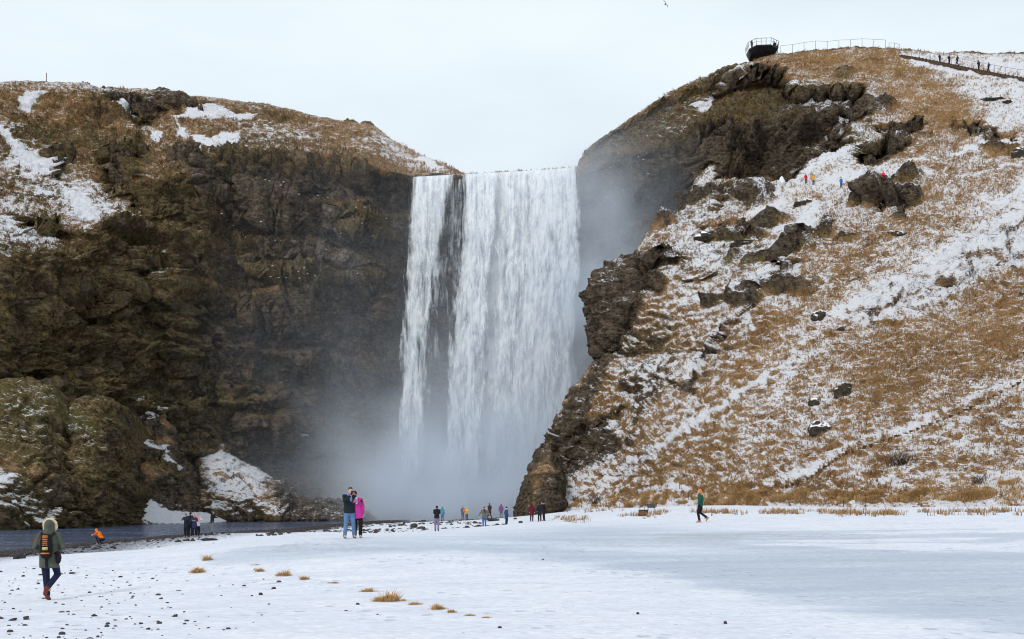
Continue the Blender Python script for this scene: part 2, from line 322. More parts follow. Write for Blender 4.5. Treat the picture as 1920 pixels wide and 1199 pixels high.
def masks1(x, y, P, N):
    ep = lut(x, EDGE); steep = 1 - sstep(.35, .7, N[..., 2])
    below = sstep(-25, 25, y - ep)
    nz = gnoise(P * .09, 201)
    left = sstep(420, 300, x)
    rock = np.clip(below * (.22 + .28 * steep) + .08 * steep + .5 * nz - .40 * left * below, 0, 1)
    central = sstep(380, 520, x) * below
    rock = np.clip(rock + .28 * central, 0, 1)
    rock = np.maximum(rock, .9 * poly_mask(x, y, [(330, 300), (640, 320), (760, 345), (768, 400), (600, 380), (430, 395), (340, 385)], 12))
    for p in ([(190, 300), (255, 285), (285, 350), (270, 400), (200, 380)], [(188, 170), (270, 180), (300, 180), (400, 198), (392, 214), (310, 208), (285, 224), (205, 200)], [(80, 295), (125, 295), (135, 340), (85, 345)], [(340, 370), (376, 365), (385, 460), (345, 480)], [(190, 470), (245, 470), (250, 570), (190, 600)]): rock = np.maximum(rock, .8 * poly_mask(x, y, p, 9))
    moss = np.clip(.42 + .45 * below + .45 * gnoise(P * .07, 202), 0, 1)
    moss = moss * (1 - .6 * sstep(500, 700, x) * (1 - below)) - .25 * central
    gold = np.clip(.05 + .5 * gnoise(P * .05, 203) + .35 * sstep(560, 700, x) * (1 - below), 0, 1) * (1 - below)
    moss = moss + .6 * poly_mask(x, y, [(640, 398), (665, 395), (720, 430), (750, 452), (738, 462), (690, 446), (655, 430)], 5) + .5 * poly_mask(x, y, [(480, 500), (600, 505), (700, 520), (640, 530), (500, 526)], 6)
    rock = rock - .5 * poly_mask(x, y, [(640, 398), (665, 395), (720, 430), (750, 452), (738, 462), (690, 446), (655, 430)], 5) - .4 * poly_mask(x, y, [(480, 500), (600, 505), (700, 520), (640, 530), (500, 526)], 6); rock = np.clip(rock, 0, 1)
    gold = gold + .75 * poly_mask(x, y, [(560, 430), (640, 410), (700, 470), (690, 540), (600, 530), (540, 500)], 30) + .45 * poly_mask(x, y, [(590, 345), (700, 350), (720, 400), (620, 400)], 14) + .3 * poly_mask(x, y, [(380, 440), (520, 420), (600, 560), (420, 560)], 30)
    rightb = sstep(1080, 1110, x); moss = np.maximum(moss, .6 * rightb)
    snow = .21 - .14 * below + .13 * gnoise(P * .06, 204) + .1 * gnoise(P * .15, 205)
    snow -= .22 * sstep(480, 580, y) * sstep(330, 250, x) + .15 * sstep(380, 480, x) * below
    snow += .24 * line_mask(x, y, [(0, 265), (90, 335), (160, 395), (240, 450), (290, 500)], 60) + .14 * line_mask(x, y, [(250, 430), (330, 530)], 40) + .14 * line_mask(x, y, [(200, 200), (260, 240), (300, 270)], 30) + .10 * poly_mask(x, y, [(30, 190), (170, 190), (180, 235), (20, 250)], 15) + .15 * poly_mask(x, y, [(0, 310), (70, 340), (150, 430), (0, 480)], 30) + .12 * poly_mask(x, y, [(0, 420), (120, 440), (140, 540), (0, 540)], 30)
    snow += .18 * poly_mask(x, y, [(620, 250), (700, 245), (780, 300), (700, 300)], 15) + .12 * poly_mask(x, y, [(430, 230), (600, 240), (620, 290), (440, 290)], 20)
    snow += .20 * poly_mask(x, y, [(1180, 260), (1300, 160), (1345, 150), (1340, 220), (1260, 280)], 20)
    for p in ([(30, 216), (42, 186), (76, 190), (58, 216)], [(315, 226), (398, 206), (442, 222), (480, 222), (470, 231), (372, 233)], [(330, 240), (385, 272), (425, 258), (448, 264), (440, 287), (385, 293), (350, 272)],
              [(0, 250), (35, 284), (92, 312), (80, 336), (30, 300), (0, 270)], [(120, 374), (160, 385), (188, 412), (148, 412)], [(1285, 212), (1335, 185), (1325, 216)], [(205, 200), (262, 205), (262, 215), (215, 212)], [(790, 296), (830, 312), (820, 318), (785, 302)], [(280, 250), (300, 250), (302, 262), (285, 262)]):
        snow += .95 * poly_mask(x, y, p, 5)
    for l, wd in (([(258, 802), (300, 850), (325, 886)], 7), ([(558, 792), (566, 808)], 4), ([(520, 815), (538, 812)], 5), ([(592, 800), (596, 808)], 3), ([(335, 738), (360, 750)], 5), ([(232, 752), (262, 765), (290, 772)], 7), ([(262, 782), (290, 790)], 6)):
        snow += .8 * line_mask(x, y, l, wd)
    # pale weathered streaks on the wall are left to the rock noise
    return snow, rock, moss, gold
_px, _py = project(P1)
amp1 = (1 - .88 * sstep(690, 765, _px) * (1 - sstep(1086, 1110, _px))) * (1 - .6 * sstep(26, 0, _py - lut(_px, RIM))) * (1 - .5 * sstep(780, 900, _py)) * (1 + .6 * sstep(1110, 1160, _px) * sstep(15, 70, _py - lut(_px, RIM)))
cliff = build_terrain('cliff', P1, REC1, masks1, 1.15, valid1, np.where(valid1, amp1, .25), keepgold=True, topline=RIM)

# --- the right hill with its spur
SIL = [(990, 962), (984, 985), (1052, 885), (1048, 872), (1040, 842), (1044, 800), (1062, 768), (1100, 712), (1136, 668), (1122, 625), (1116, 590), (1116, 555), (1124, 528), (1150, 508), (1186, 500), (1196, 475), (1215, 448), (1260, 418), (1292, 388), (1306, 345), (1330, 320), (1342, 290), (1344, 230), (1346, 165), (1352, 145), (1400, 122)]
SILP = sorted([(990, 1000), (1000, 955), (1050, 900), (1046, 872), (1040, 842), (1044, 800), (1062, 768), (1100, 712), (1136, 668), (1122, 625), (1116, 590), (1116, 555), (1124, 528), (1150, 508), (1186, 500), (1196, 475), (1215, 448), (1260, 418), (1292, 388), (1306, 345), (1330, 320), (1342, 290), (1344, 230), (1346, 165), (1352, 143), (1385, 128), (1400, 122)], key=lambda p: p[1])
SILPY = np.array([(p[1], p[0]) for p in SILP], float)
SILY = [(100, 200), (145, 192), (240, 184), (320, 176), (390, 166), (450, 160), (500, 156), (590, 152), (668, 150), (768, 147), (842, 143), (900, 138), (960, 133), (1000, 131)]
TOP = [(1300, 150), (1352, 142), (1400, 121), (1462, 104), (1530, 97), (1600, 92), (1680, 96), (1760, 101), (1850, 104), (1920, 104), (2100, 108), (2700, 130)]
FOOT = [(960, 968), (1000, 964), (1040, 957), (1100, 950), (1250, 946), (1400, 948), (1600, 950), (1920, 946), (2700, 940)]
FOOTY = [(960, 136), (1000, 132), (1040, 127), (1100, 120), (1250, 106), (1400, 97), (1600, 90), (1920, 82), (2300, 72), (2700, 64)]
TOPY = [(1300, 196), (1400, 200), (1500, 203), (1700, 204), (1920, 196), (2300, 176), (2700, 150)]
def hill_depth(px, py):
    fy, fp, ty, tp = lut(px, FOOTY), lut(px, FOOT), lut(px, TOPY), lut(px, TOP)
    z0 = CZ + (HY - fp) / F * fy; z1 = CZ + (HY - tp) / F * ty
    m = (z1 - z0) / (ty - fy); k = (HY - py) / F
    return (CZ - z0 + m * fy) / (m - k)
def hill_surface():
    tb = np.concatenate([np.linspace(0, .012, 12)[:-1], np.linspace(.012, 1, 470)])      # left to right
    vb = np.linspace(0, 1, 440)
    s, v = np.meshgrid(tb, vb)
    # the top of each column first, then rows between foot and top
    Lx = np.interp(1000 - (1000 - 122) * v, SILPY[:, 0], SILPY[:, 1]); px = Lx + (s ** 1.12) * (2600 - Lx)
    fp, tp = lut(px, FOOT), lut(px, TOP)
    py = (fp + 8) + (tp - fp - 8) * v
    Lx = np.interp(py, SILPY[:, 0], SILPY[:, 1]); px = Lx + (s ** 1.12) * (2600 - Lx)
    py = (lut(px, FOOT) + 8) + (lut(px, TOP) - lut(px, FOOT) - 8) * v
    Y = hill_depth(px, py)
    ys = lut(py, SILY); Lk = np.where(py > 872, np.maximum(Lx, 1046), Lx); k = np.exp(-(np.maximum(px - Lk, 0) / 190.) ** 1.5)
    Y = Y * (1 - k) + (ys * .35 + np.minimum(ys, Y + 22) * .65) * k
    Y += 3.5 * np.exp(-np.maximum(px - Lx, 0) / 14.)
    P = np.stack([(px - CX) / F * Y, Y, CZ + (HY - py) / F * Y], -1)
    # roll back behind the left edge, and over the top
    ed = P[:, :1]; back = [ed + np.array([a, b, c]) for a, b, c in ((9, 42, -4), (5, 20, -1), (2, 8, 0), (.6, 3, 0))]
    nb = 4; P = np.concatenate(back + [P], 1)
    tpv = P[-1:]; over = [tpv + np.array([0, a, b]) for a, b in ((1.5, 0.1), (5, .1), (14, -.6), (40, -3), (110, -10))]
    no = 5; P = np.concatenate([P] + over, 0)
    lo = P[:1] + np.array([0, -6, -3.5]); P = np.concatenate([lo, P], 0)
    val = np.ones(P.shape[:2], bool); val[-no:] = False; val[:, :nb] = False
    return P, val
P2, valid2 = hill_surface()
CAVE = [
    ([(1352, 150), (1400, 132), (1470, 142), (1500, 175), (1560, 168), (1625, 165), (1632, 205), (1590, 235), (1575, 285), (1520, 300), (1480, 335), (1400, 340), (1350, 330), (1342, 280)], 8.0, 9),
    ([(1355, 148), (1400, 134), (1465, 142), (1470, 158), (1360, 165)], 3.0, 5),
    ([(1600, 292), (1640, 275), (1712, 278), (1690, 300), (1640, 312), (1608, 308)], 6, 5), ([(1640, 250), (1740, 246), (1745, 262), (1650, 268)], 2.5, 5),
    ([(1775, 240), (1830, 238), (1900, 250), (1895, 268), (1840, 258), (1790, 258)], 2.5, 5), ([(1606, 374), (1640, 352), (1700, 354), (1706, 376), (1625, 392)], -.8, 6), ([(1640, 392), (1705, 396), (1700, 420), (1650, 412)], 2, 5),
    ([(1478, 465), (1560, 425), (1570, 434), (1500, 470)], 2.0, 5), ([(1440, 480), (1500, 492), (1470, 530), (1370, 560), (1380, 540), (1450, 520)], 2.5, 7),
    ([(1330, 360), (1420, 360), (1410, 400), (1345, 405)], 1.8, 8), ([(1300, 430), (1380, 425), (1440, 435), (1430, 455), (1310, 462)], 2.0, 7), ([(1190, 485), (1240, 480), (1232, 550), (1200, 560)], 4.0, 10),
    ([(1280, 470), (1340, 470), (1350, 520), (1290, 525)], -1.5, 14), ([(1116, 510), (1185, 500), (1200, 560), (1160, 640), (1130, 660), (1112, 600)], -1.5, 12),
    ([(1055, 870), (1090, 800), (1170, 770), (1160, 860), (1080, 905)], 2.0, 14), ([(1180, 740), (1260, 700), (1290, 740), (1200, 800)], 1.4, 14),
    ([(1290, 740), (1310, 690), (1400, 590), (1500, 480), (1520, 490), (1420, 600), (1330, 700), (1305, 745)], 1.6, 10),
    ([(1400, 700), (1560, 590), (1700, 510), (1920, 385), (1920, 410), (1720, 540), (1580, 620), (1420, 720)], -1.0, 30), ([(1560, 600), (1720, 545), (1920, 420), (1920, 520), (1750, 590), (1600, 640)], .5, 30), ([(1345, 235), (1560, 225), (1600, 270), (1570, 290), (1520, 302), (1480, 338), (1400, 344), (1345, 330)], 4.0, 12), ([(1400, 205), (1470, 190), (1500, 215), (1470, 245), (1410, 240)], -3.0, 9), ([(1500, 180), (1560, 175), (1600, 200), (1560, 222), (1505, 215)], -2.5, 8), ([(1350, 250), (1400, 240), (1420, 290), (1370, 310)], -2.5, 9),
]
def masks2(x, y, P, N):
    nb = gnoise(P * .06, 301); nm = gnoise(P * .16, 302)
    rock = .04 + .16 * nm
    for p, v, s in (([(1350, 150), (1400, 132), (1470, 142), (1505, 178), (1560, 168), (1630, 165), (1636, 205), (1590, 238), (1580, 290), (1520, 305), (1480, 340), (1400, 342), (1345, 335), (1338, 280)], .72, 12), ([(1598, 292), (1640, 272), (1715, 276), (1692, 302), (1640, 315), (1606, 310)], 1, 5),
                    ([(1640, 248), (1742, 244), (1745, 264), (1650, 270)], .9, 5), ([(1775, 238), (1830, 236), (1902, 250), (1895, 270), (1790, 260)], .9, 5), ([(1598, 360), (1640, 342), (1702, 350), (1714, 380), (1620, 394)], .95, 6), ([(1645, 395), (1705, 398), (1700, 422), (1650, 415)], .9, 5),
                    ([(1440, 480), (1500, 492), (1470, 530), (1370, 565), (1380, 540), (1450, 520)], .8, 6), ([(1115, 508), (1185, 498), (1240, 500), (1225, 560), (1165, 640), (1132, 668), (1108, 600)], .85, 10), ([(1478, 465), (1560, 425), (1570, 436), (1500, 472)], .9, 4),
                    ([(1030, 900), (1040, 800), (1140, 665), (1200, 560), (1215, 575), (1160, 700), (1090, 800), (1160, 770), (1170, 860), (1080, 915)], .8, 12), ([(1180, 740), (1260, 690), (1290, 740), (1200, 805)], .55, 14)):
        rock = np.maximum(rock, v * poly_mask(x, y, p, s))
    for l, wd in (([(1290, 745), (1310, 700), (1400, 600), (1440, 560)], 6), ([(1330, 375), (1420, 372)], 14), ([(1305, 445), (1440, 442)], 12), ([(1150, 870), (1145, 830)], 6)): rock = np.maximum(rock, .85 * line_mask(x, y, l, wd))
    zl = (P[..., 2] * .17 + 1.1 * gnoise(P * np.array([.05, .05, .08]), 311) + .25 * gnoise(P * .3, 312)) % 1
    zone = np.clip(poly_mask(x, y, [(1290, 345), (1420, 335), (1560, 360), (1730, 330), (1760, 430), (1640, 480), (1540, 560), (1380, 590), (1230, 560), (1200, 480)], 30) + .8 * poly_mask(x, y, [(1480, 130), (1640, 130), (1700, 240), (1920, 220), (1920, 300), (1700, 330), (1600, 330), (1560, 250)], 25) + .55 * poly_mask(x, y, [(1100, 900), (1160, 690), (1300, 640), (1330, 700), (1200, 850)], 25), 0, 1)
    led = sstep(.0, .22, gnoise(P * np.array([.11, .11, .16]), 313) + .34 * (zone - .72)) * zone; prof = sstep(.62, .72, zl) * (1 - sstep(.93, 1., zl))
    rock = np.maximum(rock, .95 * led * prof); PUSH['d'] = 1.45 * led * np.where(zl < .62, 0, sstep(.62, .74, zl) * (1 - sstep(.82, 1., zl)))
    scree = poly_mask(x, y, [(1540, 640), (1600, 590), (1720, 515), (1920, 400), (1920, 520), (1760, 580), (1640, 630)], 20); rock = np.maximum(rock, .5 * scree)
    moss = .12 + .4 * nb + .5 * led * (zl > .5); capsnow = .22 * led * sstep(.84, .97, zl)
    for p, v, s in (([(1300, 330), (1420, 340), (1440, 400), (1350, 420), (1200, 480), (1200, 540), (1330, 530), (1420, 540), (1480, 480), (1440, 440), (1300, 440), (1240, 420)], .7, 20), ([(1345, 140), (1640, 160), (1640, 300), (1480, 340), (1345, 340)], .8, 15), ([(1030, 900), (1040, 800), (1140, 665), (1250, 560), (1300, 640), (1280, 720), (1150, 870), (1080, 910)], .45, 25)):
        moss = np.maximum(moss, v * poly_mask(x, y, p, s))
    gold = .55 + .45 * nb
    gold = np.maximum(gold, .95 * line_mask(x, y, [(1330, 740), (1440, 690), (1580, 610), (1660, 560), (1760, 490), (1920, 390)], 26))
    gold = np.maximum(gold, .9 * poly_mask(x, y, [(1480, 100), (1680, 95), (1760, 150), (1840, 240), (1700, 240), (1640, 160), (1500, 140)], 20)); gold = np.maximum(gold, .8 * line_mask(x, y, [(1250, 940), (1920, 935)], 20))
    snow = .43 + .09 * gnoise(P * .05, 304) + .09 * gnoise(P * .13, 305)
    A = lambda v, p, s=18: v * poly_mask(x, y, p, s)
    snow += A(-.26, [(1400, 120), (1480, 100), (1680, 95), (1760, 150), (1850, 215), (1800, 250), (1680, 245), (1640, 160), (1470, 140)], 12)
    snow += A(-.12, [(1700, 240), (1920, 240), (1920, 330), (1800, 400), (1600, 500), (1560, 470), (1700, 380)], 25)
    snow += A(.12, [(1200, 580), (1300, 540), (1500, 500), (1480, 560), (1330, 700), (1200, 760), (1160, 730)], 25) + A(.10, [(1080, 940), (1180, 860), (1300, 740), (1420, 700), (1300, 860), (1200, 930)], 25)
    snow += A(.36, [(1560, 600), (1700, 520), (1920, 395), (1920, 500), (1750, 580), (1620, 620)], 18) - A(.14, [(1600, 660), (1920, 520), (1920, 690), (1700, 780), (1600, 760)], 25)
    snow += A(.16, [(1380, 340), (1480, 380), (1540, 400), (1500, 470), (1420, 420)], 20) + A(.03, [(1690, 108), (1720, 150), (1800, 200), (1920, 215), (1920, 165)], 12) + A(.10, [(1480, 880), (1760, 900), (1700, 920), (1440, 925)], 15)
    snow = snow + capsnow; dn = np.array([-.46, -.58, -.67]); tg = np.array([.78, -.62, 0]); ac = P @ tg; al = P @ dn
    snow += .16 * fbm(np.stack([ac * .42, al * .035, ac * 0 + .5], -1), 3, 306) + .10 * fbm(np.stack([ac * .12, al * .02, ac * 0 + 9.5], -1), 2, 307)
    for p in ([(1680, 108), (1730, 118), (1800, 140), (1830, 148), (1780, 146), (1735, 140)], [(1850, 122), (1920, 124), (1920, 148), (1860, 135)], [(1560, 345), (1590, 330), (1632, 335), (1630, 350), (1580, 352)], [(1478, 348), (1510, 340), (1590, 300), (1598, 278), (1540, 312), (1500, 335)], [(1545, 255), (1580, 230), (1570, 250)], [(1830, 268), (1900, 270), (1905, 288), (1840, 290)], [(1860, 400), (1920, 345), (1920, 370), (1880, 395)], [(1190, 940), (1250, 935), (1300, 950), (1200, 960)]):
        snow += .6 * poly_mask(x, y, p, 5)
    for l, wd, v in (([(1300, 700), (1380, 610), (1500, 500)], 14, .3), ([(1180, 890), (1290, 800), (1400, 740), (1440, 720)], 12, .35), ([(1920, 715), (1790, 780), (1700, 815), (1600, 840), (1480, 920)], 11, .24), ([(1210, 922), (1290, 918)], 7, .5), ([(1705, 310), (1760, 300), (1860, 285), (1900, 270)], 6, .4), ([(1640, 330), (1760, 338), (1920, 325)], 4, .3)):
        snow += v * line_mask(x, y, l, wd)
    snow -= A(.20, [(1030, 900), (1040, 800), (1140, 665), (1115, 600), (1120, 520), (1200, 490), (1230, 540), (1160, 690), (1120, 800), (1160, 830), (1080, 915)], 14)
    snow -= A(.3, [(1598, 292), (1640, 272), (1715, 276), (1692, 302), (1640, 315), (1606, 310)], 5) + A(.2, [(1350, 150), (1470, 142), (1500, 200), (1480, 340), (1345, 335)], 10)
    return snow, rock, moss, gold
hill = build_terrain('hill', P2, CAVE, masks2, .85, valid2, steepw=.6, topline=TOP, wl=(.05, .36), wallr=.6, st=(.10, .32))

# --- smaller rock masses at the foot of the walls: closed-backed mounds
def mound(name, outline, foot, yfoot, ytop, recess, maskf, nu=150, nv=130, rough=.7, bulge=2.5, back=12):
    """outline: [(px, py)] silhouette from left to right; foot: row of the base."""
    o = np.array(outline, float); s = np.linspace(o[0, 0], o[-1, 0], nu); top = np.interp(s, o[:, 0], o[:, 1]); ft = lut(s, foot); yf = lut(s, yfoot); yt = lut(s, ytop)
    top = np.minimum(top, ft - 1)
    v = np.linspace(0, 1, nv)[:, None]; t = v
    py = ft + (top - ft) * t; Y = yf + (yt - yf) * t ** 1.3 - bulge * np.sin(np.pi * t ** .8) * np.clip((ft - top) / 120, 0, 1)
    e = (s - s[0]) / (s[-1] - s[0]); Y = Y + 5 * np.exp(-e * 14) + 5 * np.exp(-(1 - e) * 14)
    px = np.repeat(s[None], nv, 0)
    P = np.stack([(px - CX) / F * Y, Y, CZ + (HY - py) / F * Y], -1)
    over = [P[-1:] + np.array([0, a, b]) for a, b in ((1, -.1), (back * .4, -1.2), (back, -5), (back * 1.4, -25))]
    P = np.concatenate([P[:1] + np.array([0, -1, -2.5]), P] + over, 0); val = np.ones(P.shape[:2], bool); val[-4:] = False
    sl = P[:, :1] + np.array([1.5, back, -1.]); sr = P[:, -1:] + np.array([-1.5, back, -1.])
    P = np.concatenate([sl, P, sr], 1); val = np.pad(val, ((0, 0), (1, 1)))
    return build_terrain(name, P, recess, maskf, rough, val, steepw=.35)
def mk(sn, rk, ms, gd, ns=.1, extra=None):
    def f(x, y, P, N):
        z = np.zeros(x.shape); s = z + sn + ns * gnoise(P * .12, 401); r = np.clip(z + rk + .5 * gnoise(P * .2, 402), 0, 1); m = np.clip(z + ms + .4 * gnoise(P * .1, 403), 0, 1); g = np.clip(z + gd + .4 * gnoise(P * .1, 404), 0, 1)
        if extra: s, r, m, g = extra(x, y, s, r, m, g)
        return s, r, m, g
    return f
def ex_bluff(x, y, s, r, m, g):
    s = s + .48 * poly_mask(x, y, [(-300, 870), (0, 880), (90, 930), (140, 975), (190, 995), (-300, 1000)], 14) + .13 * poly_mask(x, y, [(0, 740), (60, 760), (190, 840), (120, 860), (0, 850)], 20)
    s = s - .15 * sstep(190, 230, x); return s, r, m, g
bluff = mound('bluff', [(-420, 700), (-120, 705), (0, 712), (45, 712), (85, 722), (110, 745), (125, 760), (150, 752), (175, 746), (205, 756), (222, 775), (232, 830), (246, 880), (252, 930), (250, 965), (242, 985)], [(-420, 992), (0, 996), (120, 994), (245, 988)], [(-420, 104), (0, 112), (150, 120), (245, 128)], [(-420, 122), (0, 126), (245, 136)],
              [([(80, 800), (130, 830), (150, 900), (110, 930), (75, 870)], 2, 12)], mk(.06, .35, .75, .1, .12, ex_bluff), 230, 150, .75, 2.5, 18)
def ex_spur(x, y, s, r, m, g):
    s = s + .7 * line_mask(x, y, [(256, 800), (296, 848), (326, 888)], 8) + .6 * line_mask(x, y, [(232, 752), (258, 764), (290, 772)], 8) + .55 * line_mask(x, y, [(262, 783), (290, 790)], 6) + .7 * poly_mask(x, y, [(225, 915), (275, 920), (300, 950), (340, 958), (345, 990), (225, 990)], 9) + .4 * line_mask(x, y, [(332, 850), (345, 866)], 5)
    r = r + .4 * sstep(340, 380, x); return s, r, m, g
spur = mound('rock_spur', [(180, 760), (235, 748), (262, 756), (280, 752), (292, 782), (315, 800), (322, 835), (345, 862), (372, 885), (392, 915), (404, 940), (398, 955), (380, 962)], [(180, 985), (260, 980), (340, 978), (380, 974)], [(180, 139), (260, 141), (380, 146)], [(180, 152), (380, 156)], [], mk(.0, .72, .45, .1, .06, ex_spur), 150, 130, .7, 2.0)  # rock share raised: its dark grey colour stands in for haze over the spur
def ex_icy(x, y, s, r, m, g):
    s = s + .30 * poly_mask(x, y, [(372, 842), (420, 850), (470, 880), (500, 900), (490, 950), (545, 975), (330, 978), (400, 940)], 12); r = r + .5 * sstep(500, 540, x); return s, r, m, g
icy = mound('talus', [(330, 955), (368, 900), (374, 842), (412, 842), (440, 862), (480, 880), (505, 895), (528, 905), (545, 928), (566, 938), (600, 936), (632, 944), (660, 962), (690, 974)], [(330, 980), (450, 976), (690, 976)], [(330, 149), (690, 155)], [(330, 161), (690, 166)], [], mk(.22, .5, .4, .1, .16, ex_icy), 200, 90, .5, 1.5)
bank = mound('snow_bank', [(222, 984), (232, 940), (246, 922), (262, 917), (285, 934), (312, 948), (348, 957), (385, 964), (425, 976)], [(222, 990), (425, 979)], [(222, 133), (425, 146)], [(222, 138), (425, 150)], [], mk(.75, .1, .3, .2, .12), 110, 50, .22, .8)
stack = mound('rock_stack', [(972, 958), (978, 935), (988, 905), (998, 880), (1004, 850), (1016, 832), (1030, 830), (1036, 850), (1046, 868), (1052, 900), (1058, 930), (1062, 950)], [(972, 962), (1062, 956)], [(972, 132), (1062, 130)], [(972, 138), (1062, 137)], [], mk(.15, .65, .4, .1, .1), 100, 110, .42, 1.5, 8)

# ------------------------------------------------------------------ ground, river
SHORE = [(-1500, 30), (-600, 46), (0, 64), (180, 75), (300, 90), (430, 101), (560, 116), (640, 134), (700, 152), (760, 162), (2600, 164)]
GPTS = [(92, 1122, 24.6), (660, 1012, 38), (1313, 980, 55), (365, 1006, 80), (398, 1002, 84), (819, 996, 74), (908, 990, 92), (950, 986, 96), (870, 976, 140), (997, 978, 101), (1018, 976, 101), (1205, 962, 76), (1000, 968, 120), (1100, 956, 112), (1250, 951, 98), (1400, 953, 90), (1600, 955, 84), (1920, 950, 76), (2600, 944, 58),
        (100, 1040, 62), (300, 1012, 86), (560, 994, 112), (700, 979, 150), (830, 975.5, 158), (1500, 1010, 40), (1800, 1010, 40), (1000, 1035, 34), (190, 1021, 72), (500, 1050, 32)]
gx = [(W(*p)[0], p[2], W(*p)[2]) for p in GPTS] + [(x, y, 0) for x in (-12, 0, 12) for y in (-6, 6, 14)] + [(-30, 10, -.6), (-40, 30, -1.2), (-60, -20, 0), (60, -20, 0), (50, 20, .5), (0, -60, 0)]
gx = np.array(gx); gA = np.linalg.norm(gx[:, None, :2] - gx[None, :, :2], axis=-1); gn = len(gx)
gw = np.linalg.solve(np.block([[gA + 1.5 * np.eye(gn), np.ones((gn, 1))], [np.ones((1, gn)), np.zeros((1, 1))]]), np.append(gx[:, 2], 0))
def ground_z(x, y):
    x = np.asarray(x, float); y = np.asarray(y, float); z = np.full(x.shape, gw[-1])
    for (a, b, _), k in zip(gx, gw[:-1]): z = z + k * np.sqrt((x - a) ** 2 + (y - b) ** 2 + .5)
    px = CX + x / np.maximum(y, 5) * F; sh = lut(px, SHORE) + 2.0 * gnoise(np.stack([x * .12, y * .12, x * 0], -1), 501)
    d = y - sh; z = np.where((d > -6) & (y > 5), np.maximum(z, -1.46) , z)
    z = z + (-2.4 - z) * sstep(-1, 9, d) * (y > 5)
    return z
def ground_sheet():
    yy = np.concatenate([np.linspace(-60, 2, 20)[:-1], 2 + (np.geomspace(4, 215, 420) - 4)])
    tt = np.concatenate([np.linspace(-3, -.62, 30)[:-1], np.linspace(-.62, .62, 520), np.linspace(.62, 3, 30)[1:]])
    T, Yg = np.meshgrid(tt, yy); X = T * np.maximum(np.abs(Yg) * .9, 10) ; Z = ground_z(X, Yg)
    q = np.stack([X, Yg, X * 0], -1)
    Z = Z + .035 * fbm(q * .5, 3, 511) + .012 * gnoise(q * 2.2, 512) * (Yg < 60)
    px = CX + X / np.maximum(Yg, 4) * F; py = HY - (Z - CZ) / np.maximum(Yg, 4) * F
    sc_ = np.clip(30 / np.maximum(Yg, 5), .3, 3); wx = px + 60 * gnoise(q * np.array([.15, .3, 1]), 513); wy = py + sc_ * (16 * gnoise(q * np.array([.16, .5, 1]), 514) + 9 * gnoise(q * np.array([.6, 1.4, 1]), 515))
    ice = np.zeros(px.shape)
    ice = np.maximum(ice, .95 * poly_mask(wx, wy, [(385, 1050), (430, 1030), (560, 1018), (700, 1010), (900, 1000), (1100, 985), (1300, 992), (1500, 1000), (1920, 1018), (2700, 1030), (2700, 1210), (1920, 1185), (1600, 1150), (1350, 1110), (1150, 1078), (950, 1052), (700, 1042), (520, 1050)], 26) * (1 - .45 * sstep(1085, 1200, wy) * sstep(1900, 1200, wx)))
    ice = ice * (1 - .45 * poly_mask(wx, wy, [(560, 1062), (700, 1045), (860, 1030), (1000, 1044), (1300, 1100), (1100, 1110), (900, 1090)], 16))
    ice -= .7 * poly_mask(px, wy, [(1380, 1018), (1700, 1014), (2700, 1016), (2700, 1040), (1700, 1034), (1450, 1028)], 5) + .5 * poly_mask(px, wy, [(960, 1022), (1200, 1022), (1400, 1034), (1250, 1038)], 4)
    ice = np.maximum(ice, .75 * poly_mask(px, wy, [(1180, 1003), (1500, 996), (2700, 1000), (2700, 1015), (1500, 1013), (1250, 1010)], 4)) 
    sand = .8 * line_mask(px, wy, [(1230, 1010), (1400, 1009), (1640, 1012)], 4) + .55 * line_mask(wx, wy, [(520, 1030), (640, 1026), (760, 1024)], 7)
    sh = lut(px, SHORE); d = (sh - Yg) / np.maximum(Yg, 5) * 100
    peb = np.where(Yg > 5, sstep(34, 4, sh - Yg) , 0)
    att = np.stack([np.clip(ice, 0, 1), np.clip(peb, 0, 1), np.clip(sand, 0, 1), np.ones(px.shape)], -1).reshape(-1, 4)
    t = NT('snow_ground'); P = t.pos(); a = t.n('Attribute', attribute_name='mask'); sep = t.n('SeparateColor'); t.set(sep.inputs[0], a.outputs['Color'])
    n1 = t.noise(t.scale(P, (.5, 1.0, 1)), 1.0, 5, .6); n2 = t.noise(t.scale(P, (2.2, 3.2, 1)), 2.0, 5, .65); n3 = t.noise(t.scale(P, (.10, .42, 1)), 1.0, 5, .6); n4 = t.noise(P, 5.5, 3, .6)
    snowc = t.ramp(t.add(t.mul(n1, .5), t.mul(n2, .5)), [(.34, (.63, .65, .745)), (.45, (.74, .755, .835)), (.54, (.805, .81, .875)), (.64, (.865, .865, .915))])
    icec = t.ramp(t.add(t.mul(n3, .55), t.mul(n2, .45)), [(.34, (.36, .425, .53)), (.47, (.47, .54, .645)), (.56, (.60, .66, .75)), (.66, (.80, .825, .88))])
    fi = t.step(t.add(sep.outputs[0], t.add(t.mul(t.add(n3, -.5), 1.5), t.mul(t.add(n2, -.5), 1.9))), .18, .86)
    c = t.mix(fi, snowc, icec)
    c = t.mix(t.mul(sep.outputs[2], t.step(n2, .35, .65)), c, (.40, .37, .36))
    gr = t.mul(t.step(t.add(t.mul(sep.outputs[1], .32), t.add(n2, t.mul(t.add(n4, -.5), .8))), .58, .70), t.step(sep.outputs[1], .02, .25))
    c = t.mix(gr, c, t.ramp(n4, [(.3, (.02, .022, .028)), (.7, (.09, .09, .10))]))
    vo = t.n('TexVoronoi', feature='F1'); t.set(vo.inputs['Vector'], t.scale(P, (2.6, 1.7, 1))); vo.inputs['Scale'].default_value = 1.
    dent = t.mul(t.step(vo.outputs['Distance'], .30, .12), t.step(t.noise(P, .22, 3, .6), .47, .60)); c = t.mix(t.mul(dent, .75), c, (.46, .48, .56))
